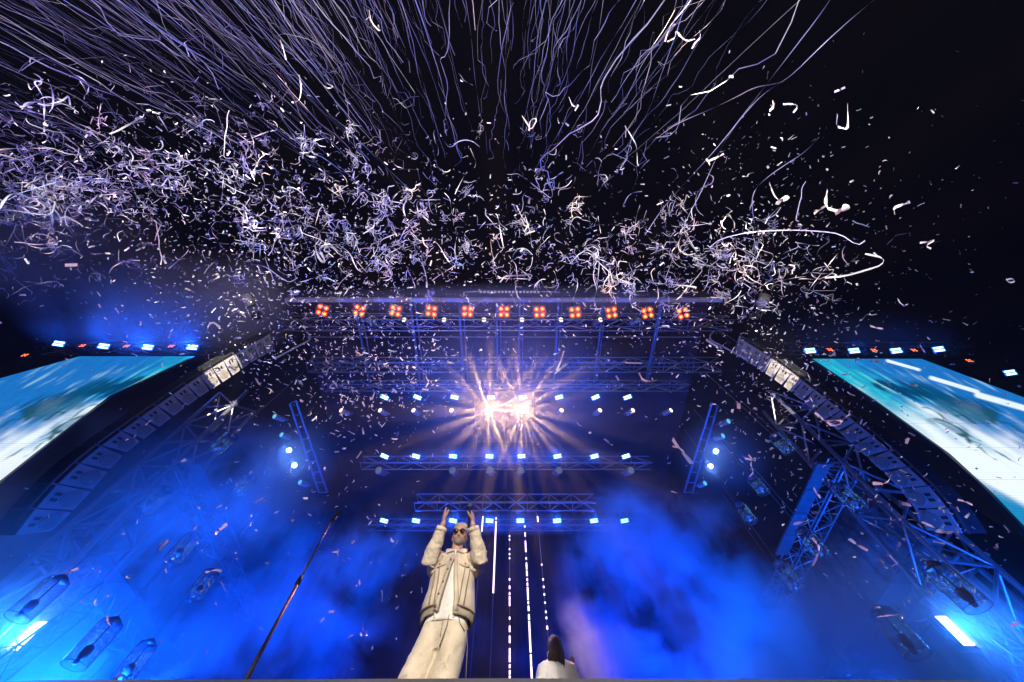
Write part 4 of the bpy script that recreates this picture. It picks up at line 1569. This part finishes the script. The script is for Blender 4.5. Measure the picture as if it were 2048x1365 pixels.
LM = [(645, 621, 'the first orange lamp'), (791, 621, 'the third orange lamp'), (935, 623, 'the fifth orange lamp'), (1079, 624, 'the seventh orange lamp'), (1223, 625, 'the ninth orange lamp'),
      (1366, 627, 'the last orange lamp'), (769, 795, 'the first top-row wash'), (909, 795, 'the third top-row wash'), (1118, 795, 'the sixth top-row wash'), (1255, 795, 'the last top-row wash'),
      (769, 913, 'the first middle-row wash'), (1252, 913, 'the last middle-row wash'), (768, 1042, 'the first lowest-row wash'), (1249, 1042, 'the last lowest-row wash'), (1010, 820, 'the dazzling pair'),
      (450, 740, 'the lit left speakers'), (1560, 740, 'the lit right speakers'), (250, 880, 'the middle of the left array'), (1760, 890, 'the middle of the right array'), (60, 1040, 'the foot of the left array'),
      (1880, 1060, 'the foot of the right array'), (580, 900, 'the left star-bright lights'), (1430, 915, 'the right star-bright lights'), (672, 1025, 'the microphone clip'), (915, 1080, "the man's head"),
      (885, 1020, "the man's raised hands"), (1105, 1290, 'the dark-haired head'), (55, 1270, 'the left strobe panel'), (1910, 1260, 'the right strobe panel'), (118, 688, 'the first left header light'),
      (296, 695, 'the third left header light'), (385, 695, 'the last left header light'), (1620, 702, 'the first right header light'), (1877, 699, 'the fourth right header light'), (1700, 780, 'the right screen'),
      (200, 780, 'the left screen'), (1560, 400, 'the knotted cream ribbon'), (1665, 410, 'the wave shaped ribbon'), (1695, 235, 'the tall L strip'), (1375, 75, 'the cream garland'), (1060, 245, 'the triangular snarl'),
      (600, 180, 'the kinked cream ribbon'), (655, 175, 'the cream cross scrap'), (1055, 450, 'the cream knot above the roof'), (640, 510, 'the white loop above the roof'), (1010, 590, 'the winged roof emblem'),
      (503, 612, 'the left corner spotlight'), (1520, 612, 'the right corner spotlight'), (0, 400, 'the left edge of mid sky'), (0, 200, 'the upper left edge'), (200, 300, 'the sky over the left screen'),
      (350, 480, 'the sky left of the roof'), (820, 470, 'the sky over orange lamp three'), (330, 380, 'the dense left ribbon clump'), (1250, 480, 'the sky over orange lamp nine'),
      (1500, 480, 'the long lilac arch'), (1800, 300, 'the empty right sky'), (1640, 1090, 'the upper right soffit board'), (640, 1150, 'the microphone stand'), (350, 1150, 'the left blue smoke'), (1300, 1150, 'the right blue smoke')]
HUE = ['white', 'cream', 'lilac', 'pink', 'pale blue']  # tint as seen, with the lamp colour painted into the paper


def where(P):
    q = proj(P)
    best = min(LM, key=lambda m_: math.hypot(m_[0] - q[0], m_[1] - q[1]))
    dx, dy = q[0] - best[0], q[1] - best[1]
    d = math.hypot(dx, dy)
    if d < 14: rel = 'right at'
    else:
        a = math.degrees(math.atan2(-dy, dx)) % 360
        rel = ['right of', 'above right of', 'above', 'above left of', 'left of', 'below left of', 'below', 'below right of'][int((a + 22.5) // 45) % 8]
        rel = ('just ' if d < 45 else 'well ' if d > 120 else '') + rel
    return rel + ' ' + best[2]


for o, m, mt_ in stream_objs:
    P = Vector(m.v[0])
    q = proj(P)
    tag(o, 'long thin %s streamer ending %s' % (HUE[mt_], where(P)), 'streamer', LONG)


def matx(P, s=1.0):
    e = Matrix.Rotation(rnd.uniform(0, 6.28), 4, 'X') @ Matrix.Rotation(rnd.uniform(0, 6.28), 4, 'Y') @ Matrix.Rotation(rnd.uniform(0, 6.28), 4, 'Z')
    return Matrix.Translation(P) @ e @ Matrix.Scale(s, 4)


def place(items, kind, name, label, cat, group, stuffname, stufflabel):
    items.sort(key=lambda t: t[0])          # nearest (largest) first
    for k, P, ti, mi, s in items[:300]:
        o = bpy.data.objects.new(name, tmesh(kind, ti, mi))
        COL.objects.link(o)
        o.matrix_world = matx(P, s)
        if kind == 'c':
            nv = len(curls[ti].v)
            form = 'snarled' if ti >= 46 else 'short curled' if nv < 40 else 'kinked' if nv < 60 else 'long twisting'
            lb = '%s %s ribbon scrap %s' % (HUE[mi], form, where(P))
        else:
            f_ = flakes[ti]
            ch = (Vector(f_.v[0]) - Vector(f_.v[-2])).length
            form = 'flat' if ti % 3 == 0 else 'bent' if ti % 3 == 1 else 'curved'
            lb = '%s %s confetti flake %s' % (HUE[mi], ('large ' if k < 3.2 else '') + form, where(P))
        tag(o, lb, cat, group)
    rest = items[300:]
    by = {}
    m = MB(); mats = []
    for k, P, ti, mi, s in rest:
        src = curls[ti] if kind == 'c' else flakes[ti]
        T = matx(P, s)
        n = len(m.v)
        m.v += [tuple(T @ Vector(v)) for v in src.v]
        m.f += [tuple(n + q for q in f) for f in src.f]
        mats += [mi] * len(src.f)
    if rest:
        me = m.mesh(stuffname, None)
        for p in PAPER: me.materials.append(p)
        me.polygons.foreach_set('material_index', mats)
        o = bpy.data.objects.new(stuffname, me)
        COL.objects.link(o)
        tag(o, stufflabel, cat, group, 'stuff')


# density of the cloud over the picture: gaussians (cx, cy, sx, sy, weight)
def sampler(gs):
    g = gs[pick([q[4] for q in gs])]
    return rnd.gauss(g[0], g[2]), rnd.gauss(g[1], g[3])


CG = [(60, 405, 90, 60, 2.2), (110, 390, 150, 65, 2.6), (330, 350, 200, 80, 2.8), (600, 380, 180, 85, 2.0), (120, 250, 110, 60, 1.0), (800, 480, 130, 55, 1.6), (620, 480, 120, 50, 1.4), (1150, 470, 150, 60, 1.5),
      (1340, 540, 120, 60, 1.3), (1480, 580, 80, 45, .6), (1500, 500, 110, 40, .8), (1100, 350, 130, 60, .35), (60, 520, 60, 40, .35), (1220, 560, 130, 25, .8)]
items = []
for i in range(1800):
    px, py = sampler(CG)
    if not (-60 < px < 2100 and 40 < py < 690): continue
    if py > 640 and rnd.random() < .8: continue
    k = rnd.uniform(5.5, 13) if rnd.random() < .95 else rnd.uniform(4.2, 5.5)
    P = at_k(px, py, k)
    mi = pick([.34, .12, .28, .18, .08] if px < 900 else [.40, .26, .20, .10, .04])  # more lilac and pink light tints at the left
    items.append((k, P, rnd.randrange(len(curls)), mi, rnd.uniform(.7, 1.25)))
place(items, 'c', 'curled_streamer', 'curled scrap of paper ribbon tumbling in the dense cloud above the stage roof', 'streamer', 'curled ribbon scraps in the paper cloud',
      'far_curled_streamers', 'further curled ribbon scraps deep in the paper cloud')
FG = [(820, 680, 160, 90, 1.2), (500, 620, 140, 90, 1.6), (450, 420, 330, 110, 2.0), (1000, 560, 400, 70, 1.2), (560, 520, 190, 90, 3.2), (700, 640, 130, 80, 2.6), (760, 780, 90, 60, 1.1), (1200, 520, 260, 80, 2.6), (1400, 640, 140, 70, 1.5), (1560, 720, 90, 80, 1.2), (300, 350, 220, 90, 2.6), (1600, 520, 130, 80, .9),
      (1620, 860, 130, 100, .9), (1500, 330, 150, 90, .8), (1800, 800, 140, 140, .5), (560, 900, 120, 110, .5), (400, 1080, 200, 110, .30), (1850, 1060, 110, 90, .5), (1050, 700, 250, 90, .45), (1050, 400, 300, 130, .8),
      (750, 1100, 60, 120, .18), (1850, 400, 110, 160, .25)]
items = []
for i in range(7800):
    px, py = sampler(FG)
    if not (-40 < px < 2090 and 60 < py < 1340): continue
    k = (rnd.uniform(2.0 ** 2, 10.5 ** 2)) ** .5
    low = py > 700
    if low: k = (rnd.uniform(1.8 ** 2, 6.5 ** 2)) ** .5
    if py > 1000: k = rnd.uniform(1.6, 4.0)
    P = at_k(px, py, k)
    mi = pick([.5, .22, .14, .08, .06])
    items.append((k, P, rnd.randrange(len(flakes)), mi, rnd.choice([.35, .45, .55, .7, .9]) * (.6 if k < 3 else .8 if k < 5 else 1.1)))
place(items, 'f', 'confetti_flake', 'small oblong flake of white tissue confetti drifting in the air', 'confetti', 'small confetti flakes in the air',
      'far_confetti_flakes', 'further small confetti flakes high in the air')

# single large scraps close to the camera: outline in the air, depth, width, paper, label
BIG = [([(1128, 702), (1122, 722), (1113, 742)], 3.2, .030, 0, 'upright half of a pale V of two strips in front of the roof'),
       ([(1109, 748), (1122, 737), (1134, 728)], 3.1, .030, 0, 'slanting half of a pale V of two strips in front of the roof'),
       ([(1251, 726), (1284, 727)], 3.2, .022, 1, 'straight level strip right of the V of strips, under the roof'),
       ([(1278, 746), (1286, 762), (1308, 763), (1313, 760)], 3.1, .030, 1, 'boot shaped strip above the top right blue wash light'),
       ([(1345, 878), (1354, 892), (1365, 905), (1384, 928)], 2.6, .045, 0, 'broad white strip diving right of the middle row of washes'),
       ([(1345, 893), (1362, 897), (1375, 915)], 2.7, .02, 0, 'narrow fold crossing the broad diving white strip'),
       ([(1208, 878), (1216, 884), (1225, 891)], 3, .030, 0, 'short straight strip below the second row of warm lamps'),
       ([(1539, 366), (1545, 385), (1556, 402), (1570, 400), (1580, 392), (1568, 396), (1556, 406), (1553, 410)], 2.5, .038, 1, 'big bent cream ribbon with a knotted foot in the dark sky'),
       ([(1530, 448), (1536, 436), (1558, 415)], 3.4, .022, 4, 'blue tail hanging from the big bent cream ribbon'),
       ([(1655, 380), (1652, 395), (1651, 412), (1662, 420), (1680, 422), (1702, 414), (1690, 410), (1682, 420), (1670, 428)], 2.6, .040, 1, 'large crumpled cream ribbon shaped like a wave in the dark sky'),
       ([(1628, 428), (1640, 419), (1652, 412)], 2.8, .03, 1, 'thin tail left of the large crumpled wave ribbon'),
       ([(1695, 208), (1696, 235), (1696, 260), (1676, 254)], 2.5, .026, 0, 'tall L shaped strip high in the dark sky at the right'),
       ([(1675, 230), (1673, 250)], 3.0, .022, 2, 'short lilac strip beside the tall L shaped strip'),
       ([(1669, 184), (1680, 180), (1690, 175)], 3, .03, 2, 'lilac strip high in the sky above the tall L'),
       ([(1820, 404), (1803, 410), (1786, 417), (1790, 428)], 2.7, .032, 0, 'white strip with a folded end at the far right of the sky'),
       ([(1448, 308), (1432, 316), (1414, 324), (1412, 316), (1420, 330)], 2.9, .026, 1, 'cream strip with looped end, mid sky right of centre'),
       ([(1545, 203), (1548, 213), (1539, 222)], 2.9, .036, 1, 'folded cream scrap right of the long lone streamers'),
       ([(1566, 209), (1590, 208), (1596, 215), (1586, 226)], 3, .022, 2, 'lilac hook of ribbon right of the folded cream scrap'),
       ([(1630, 826), (1650, 842), (1665, 853), (1688, 846), (1676, 840), (1652, 843)], 2.4, .026, 0, 'long doubled white ribbon across the right speaker array'),
       ([(1497, 910), (1507, 922), (1513, 921), (1510, 916), (1502, 922), (1502, 935), (1508, 944), (1499, 954)], 2.6, .020, 0, 'looping white ribbon right of the star-bright beam lights'),
       ([(1490, 917), (1503, 920)], 2.6, .022, 0, 'short stub at the head of the looping ribbon'),
       ([(1624, 1076), (1635, 1088), (1640, 1100), (1634, 1113), (1626, 1132)], 2.3, .024, 2, 'bent blue-white ribbon falling in front of the side lanterns'),
       ([(1698, 1078), (1712, 1088), (1736, 1102)], 2.3, .030, 0, 'slanting pink-white strip in front of the crinkled scrim'),
       ([(1627, 976), (1634, 988), (1641, 996)], 2.5, .032, 1, 'short bent strip against the upper soffit board'),
       ([(1587, 1048), (1603, 1045), (1617, 1041)], 2.4, .036, 2, 'blunt pale strip beside the upper side truss'),
       ([(1745, 967), (1768, 968), (1778, 962), (1782, 950)], 2.5, .034, 1, 'bent boomerang strip across the right tower truss'),
       ([(1843, 1044), (1868, 1055), (1898, 1068)], 2.3, .022, 0, 'long white strip under the foot of the right array'),
       ([(1872, 1062), (1890, 1064), (1905, 1066)], 2.3, .040, 0, 'broad white scrap under the foot of the right array'),
       ([(1755, 1234), (1785, 1231), (1818, 1228)], 2.2, .026, 2, 'long level strip above the lantern left of the right strobe'),
       ([(1788, 1130), (1796, 1128)], 2.2, .03, 2, 'small pale scrap near the lower side truss'),
       ([(2020, 1250), (2040, 1248)], 2.1, .05, 2, 'broad scrap at the right edge above the strobe panel'),
       ([(1915, 1000), (1930, 1003), (1945, 1010)], 2.5, .022, 1, 'rust-white hooked scrap on the black masking cloth at the right'),
       ([(427, 561), (440, 553), (435, 548), (424, 552)], 2.8, .03, 1, 'crossed white scrap left of the roof corner'),
       ([(415, 661), (418, 648), (428, 645), (440, 656)], 2.7, .026, 0, 'arched white ribbon above the left header lights'),
       ([(464, 617), (480, 625), (492, 635)], 2.7, .024, 0, 'folded white ribbon near the left corner spotlight'),
       ([(630, 492), (634, 510), (645, 526), (650, 520), (640, 505)], 2.8, .032, 0, 'white ribbon loop left of centre above the roof'),
       ([(130, 531), (155, 530)], 2.6, .036, 1, 'cream straight strip low in the haze at the far left'),
       ([(410, 1146), (426, 1140), (444, 1142)], 2.2, .026, 0, 'arched white strip in the left blue smoke'),
       ([(442, 1163), (448, 1173), (452, 1183)], 2.2, .044, 0, 'blunt white scrap under the arched strip at the left'),
       ([(430, 1068), (442, 1058), (454, 1048)], 2.3, .032, 2, 'slanting pale strip left of the microphone stand'),
       ([(130, 1147), (143, 1142), (157, 1137)], 2.3, .024, 2, 'pale strip in front of the left side truss'),
       ([(216, 1232), (214, 1245), (221, 1250)], 2.3, .03, 0, 'crumpled scrap right of the left strobe panel'),
       ([(228, 1362), (235, 1355), (243, 1349)], 2.2, .032, 0, 'bright scrap at the bottom left above the stage edge'),
       ([(350, 922), (362, 925), (372, 918)], 2.5, .028, 0, 'white hook of paper in front of the left tower truss'),
       ([(512, 757), (516, 766), (521, 770)], 2.6, .034, 1, 'wedge shaped scrap right of the lit speakers at the left'),
       ([(531, 775), (540, 778), (547, 785)], 2.6, .026, 1, 'small curved strip under the wedge shaped scrap'),
       ([(1330, 84), (1336, 62), (1350, 48)], 3.1, .020, 1, 'cream arc at the left of a ribbon garland near the top'),
       ([(1335, 84), (1350, 76), (1352, 60), (1362, 75), (1375, 83), (1390, 78)], 3.1, .024, 1, 'cream garland of ribbon near the top, right of centre'),
       ([(1398, 60), (1402, 75), (1390, 86), (1384, 98)], 3.1, .024, 2, 'lilac knot ending the garland near the top'),
       ([(598, 150), (603, 175), (600, 200), (590, 205)], 3.2, .022, 1, 'cream kinked ribbon among the streamers, upper left'),
       ([(648, 172), (656, 178), (668, 175), (652, 166)], 3.0, .026, 1, 'cream cross shaped scrap among the streamers'),
       ([(560, 80), (566, 95), (572, 120)], 3.4, .022, 1, 'cream strip high among the upper left streamers'),
       ([(1044, 232), (1056, 250), (1062, 262), (1076, 236), (1060, 240), (1058, 262)], 3.4, .020, 1, 'triangular snarl of cream ribbon at the top centre'),
       ([(738, 20), (742, 45), (762, 66), (756, 50)], 3.2, .020, 1, 'cream ribbon hanging in a narrow loop at the top edge'),
       ([(1138, 195), (1146, 215), (1158, 208), (1150, 222)], 3.3, .020, 0, 'white snarl of ribbon right of the top centre'),
       ([(1000, 565), (1010, 552), (1040, 552), (1066, 548), (1058, 562)], 3.2, .022, 2, 'lilac ribbon with turned up ends just above the roof edge'),
       ([(1043, 438), (1050, 455), (1060, 445), (1045, 470), (1070, 462)], 3.4, .024, 1, 'cream knot of ribbon above the middle of the roof'),
       ([(1420, 495), (1440, 478), (1500, 464), (1580, 460), (1640, 463), (1680, 468), (1715, 492), (1730, 482)], 4.2, .020, 2, 'very long lilac ribbon arching across the right sky'),
       ([(1730, 508), (1768, 516), (1765, 530), (1735, 540), (1690, 553), (1650, 556)], 3.6, .026, 0, 'long white ribbon ending in a hook, right sky'),
       ([(1578, 530), (1592, 533), (1582, 545), (1592, 556)], 3.4, .024, 1, 'cream letter-like curl in the right sky'),
       ([(1840, 486), (1858, 484), (1872, 480), (1850, 492), (1862, 498)], 2.8, .024, 0, 'white doubled scrap at the right of the sky'),
       ([(2012, 560), (2026, 557), (2030, 564), (2018, 566), (2012, 560)], 2.6, .018, 0, 'ring of white ribbon at the far right edge'),
       ([(1795, 598), (1800, 606), (1808, 612)], 2.6, .030, 0, 'white bent scrap above the right header lights'),
       ([(1840, 690), (1846, 700), (1850, 704)], 2.5, .034, 2, 'pale scrap over the right header lights'),
       ([(1740, 652), (1752, 656), (1766, 658)], 2.6, .024, 1, 'leaf shaped strip above the right header lights'),
       ([(1412, 680), (1428, 690), (1444, 698)], 2.7, .026, 0, 'long slanting strip right of the roof lamps')]
for pts, k, w_, mi, lb in BIG:
    P = [at_k(px, py, k + .12 * math.sin(i * 1.7)) for i, (px, py) in enumerate(pts)]
    vd = ray(pts[0][0], pts[0][1]).normalized()
    if len(P) > 2: P = smooth_pts(P)
    # lay the ribbon roughly facing down, with its own tilt
    m = MB(); n = len(P)
    for i, p in enumerate(P):
        tdir = (P[min(i + 1, n - 1)] - P[max(i - 1, 0)]).normalized()
        s_ = tdir.cross(Vector((0.1, -.35, -1))).normalized()
        s_ = Matrix.Rotation(.35 * math.sin(i * .8 + k * 9), 3, tdir) @ s_
        ww = w_ * (1 + .15 * math.sin(i * 2.1 + k * 5)) * (.62)
        m.v += [tuple(p - s_ * ww / 2 - P[0]), tuple(p + s_ * ww / 2 - P[0])]
    m.f = [(2 * i, 2 * i + 1, 2 * i + 3, 2 * i + 2) for i in range(n - 1)]
    o = m.build('ribbon_scrap', PAPER[mi], None, True, loc=P[0])
    tag(o, lb, 'ribbon scrap', 'large ribbon scraps near the camera')


# ------------------------------------------------------------------ smoke and haze
def smoke(name, label, c, r, dens, nscale, seed, lo=.42, hi=.62, col=(1, 1, 1), aniso=.2):
    m = newmat('smoke_body')
    nt = m.node_tree
    nt.nodes.remove(nt.nodes['Principled BSDF'])
    v = nd(m, 'ShaderNodeVolumePrincipled')
    v.inputs['Color'].default_value = (*col, 1)
    v.inputs['Anisotropy'].default_value = aniso
    tc = nd(m, 'ShaderNodeTexCoord')
    vl = nd(m, 'ShaderNodeVectorMath', operation='LENGTH')
    nt.links.new(tc.outputs['Object'], vl.inputs[0])
    fall = nd(m, 'ShaderNodeMapRange', interpolation_type='SMOOTHSTEP')
    fall.inputs['From Min'].default_value = .35; fall.inputs['From Max'].default_value = .98
    fall.inputs['To Min'].default_value = 1; fall.inputs['To Max'].default_value = 0
    nt.links.new(vl.outputs['Value'], fall.inputs['Value'])
    mp = nd(m, 'ShaderNodeMapping'); mp.inputs['Location'].default_value = (seed * 3.1, seed * 1.7, seed)
    mp.inputs['Scale'].default_value = (r[0] * nscale, r[1] * nscale, r[2] * nscale)
    nt.links.new(tc.outputs['Object'], mp.inputs[0])
    ns = nd(m, 'ShaderNodeTexNoise'); ns.inputs['Scale'].default_value = 1; ns.inputs['Detail'].default_value = 4; ns.inputs['Roughness'].default_value = .55; ns.inputs['Distortion'].default_value = .4
    nt.links.new(mp.outputs[0], ns.inputs['Vector'])
    rm = nd(m, 'ShaderNodeMapRange', interpolation_type='SMOOTHSTEP')
    rm.inputs['From Min'].default_value = lo; rm.inputs['From Max'].default_value = hi
    rm.inputs['To Max'].default_value = dens
    nt.links.new(ns.outputs['Fac'], rm.inputs['Value'])
    mu = nd(m, 'ShaderNodeMath', operation='MULTIPLY')
    nt.links.new(rm.outputs[0], mu.inputs[0]); nt.links.new(fall.outputs[0], mu.inputs[1])
    nt.links.new(mu.outputs[0], v.inputs['Density'])
    nt.links.new(v.outputs[0], nt.nodes['Material Output'].inputs['Volume'])
    m.cycles.volume_step_rate = 1.0
    o = MB().ball((0, 0, 0), 1.0, 20, 12).build(name, m)
    o.location = c; o.scale = r
    tag(o, label, 'smoke', None, 'stuff')
    return o


smoke('smoke_cloud', 'blue lit smoke filling the left of the stage', (-9.4, 8.8, 6.0), (5.2, 4.8, 5.2), .45, .50, 1, .43, .62)
smoke('smoke_cloud', 'blue smoke drifting left of the microphone stand', (-5.6, 11.4, 7.6), (3.6, 2.8, 3.0), .45, .6, 12, .45, .62)
smoke('smoke_cloud', 'billowing blue smoke right of the light strings', (5.2, 11.4, 7.6), (4.3, 3.0, 4.2), .85, .55, 2, .46, .60)
smoke('smoke_cloud', 'bright blue smoke along the bottom right of the stage', (5.8, 7.6, 3.6), (3.9, 3.2, 2.1), .7, .55, 3, .42, .60)
smoke('smoke_cloud', 'thin smoke behind the man and the light strings', (0, 12.8, 6.0), (4.2, 2.6, 4.2), .07, .5, 4, .44, .66)
smoke('smoke_cloud', 'purple puff of smoke beside the person with dark hair', (1.15, 6.2, 3.55), (.8, .7, .9), 1.2, 1.5, 5, .44, .58)
smoke('smoke_cloud', 'lilac and blue smoke drifting above the left video screen', (-14.5, 4.6, 15.3), (7.0, 2.8, 3.0), .26, .30, 6, .34, .62)
smoke('smoke_cloud', 'faint lilac smoke at the far left edge of the sky', (-19.5, 2.2, 15.5), (5.5, 3.0, 4.0), .10, .25, 41, .30, .65)
smoke('smoke_cloud', 'thin smoke added for the halos of the lamps above the right video screen', (15.5, 6.2, 14.6), (5.5, 1.8, 1.3), .05, .4, 16, .2, .6)  # added smoke body, there to give the header lamps halos
smoke('smoke_cloud', 'haze added for the warm glow round the two dazzling beam lights', (0, 6.0, 11.2), (4.6, 3.2, 4.2), .040, .35, 9, -.2, .5)  # added so the pair's halo shows brighter at low lamp power
smoke('smoke_cloud', 'thin haze added for the red halos along the orange lamps', (-.1, 3.9, 13.6), (10.2, .8, .9), .24, .6, 10, .1, .6)  # added slab of haze that makes the red halos
for q, (yy, zz) in enumerate(((7.2, 12.4), (9.6, 11.4), (12.0, 10.4))):
    smoke('smoke_cloud', 'thin haze added for the halos round the %s row of blue wash lights' % ('top', 'middle', 'lowest')[q], (-.1, yy, zz), (5.6, .55, .55), (.06, .36, .5)[q], .6, 20 + q, .1, .6)  # added haze bodies that imitate the bloom of each row
smoke('smoke_cloud', 'haze added for the glow round the left strobe panel', (-8.1, 7.0, 4.0), (1.8, 1.4, 1.4), .32, .6, 30, .2, .65)  # added haze body for the panel's glow
smoke('smoke_cloud', 'haze added for the glow round the right strobe panel', (8.1, 7.0, 4.2), (1.1, 1.1, 1.1), .35, .6, 31, .2, .65)  # likewise added to make this panel glow
for s in (-1, 1):
    smoke('smoke_cloud', 'haze round the %s star-bright beam lights' % ('left' if s < 0 else 'right'), (s * 6.4, 7.3, 8.9), (1.5, 1.7, 1.2), .12, .6, 33 + s, .1, .6)
sh = newmat('stage_haze_air')
sn = sh.node_tree
sn.nodes.remove(sn.nodes['Principled BSDF'])
sv = nd(sh, 'ShaderNodeVolumePrincipled')
sv.inputs['Color'].default_value = (1, 1, 1, 1)
sv.inputs['Density'].default_value = 0.0025
sv.inputs['Anisotropy'].default_value = 0.3
sn.links.new(sv.outputs[0], sn.nodes['Material Output'].inputs['Volume'])
o = MB().box((0, 0, 0), (24, 13.2, 13)).build('stage_haze', sh)
o.location = (0, 10.2, 8.3)
tag(o, 'thin theatrical haze hanging over the whole stage', 'haze', None, 'stuff')

hz = newmat('haze_air')
hn = hz.node_tree
hn.nodes.remove(hn.nodes['Principled BSDF'])
hv = nd(hz, 'ShaderNodeVolumePrincipled')
hv.inputs['Color'].default_value = (1, 1, 1, 1)
hv.inputs['Density'].default_value = 0.0004
hv.inputs['Anisotropy'].default_value = 0.35
hn.links.new(hv.outputs[0], hn.nodes['Material Output'].inputs['Volume'])
h = MB().box((0, 0, 0), (56, 44, 24)).build('haze', hz)
h.location = (0, 4, 10.9)
h['kind'] = 'stuff'
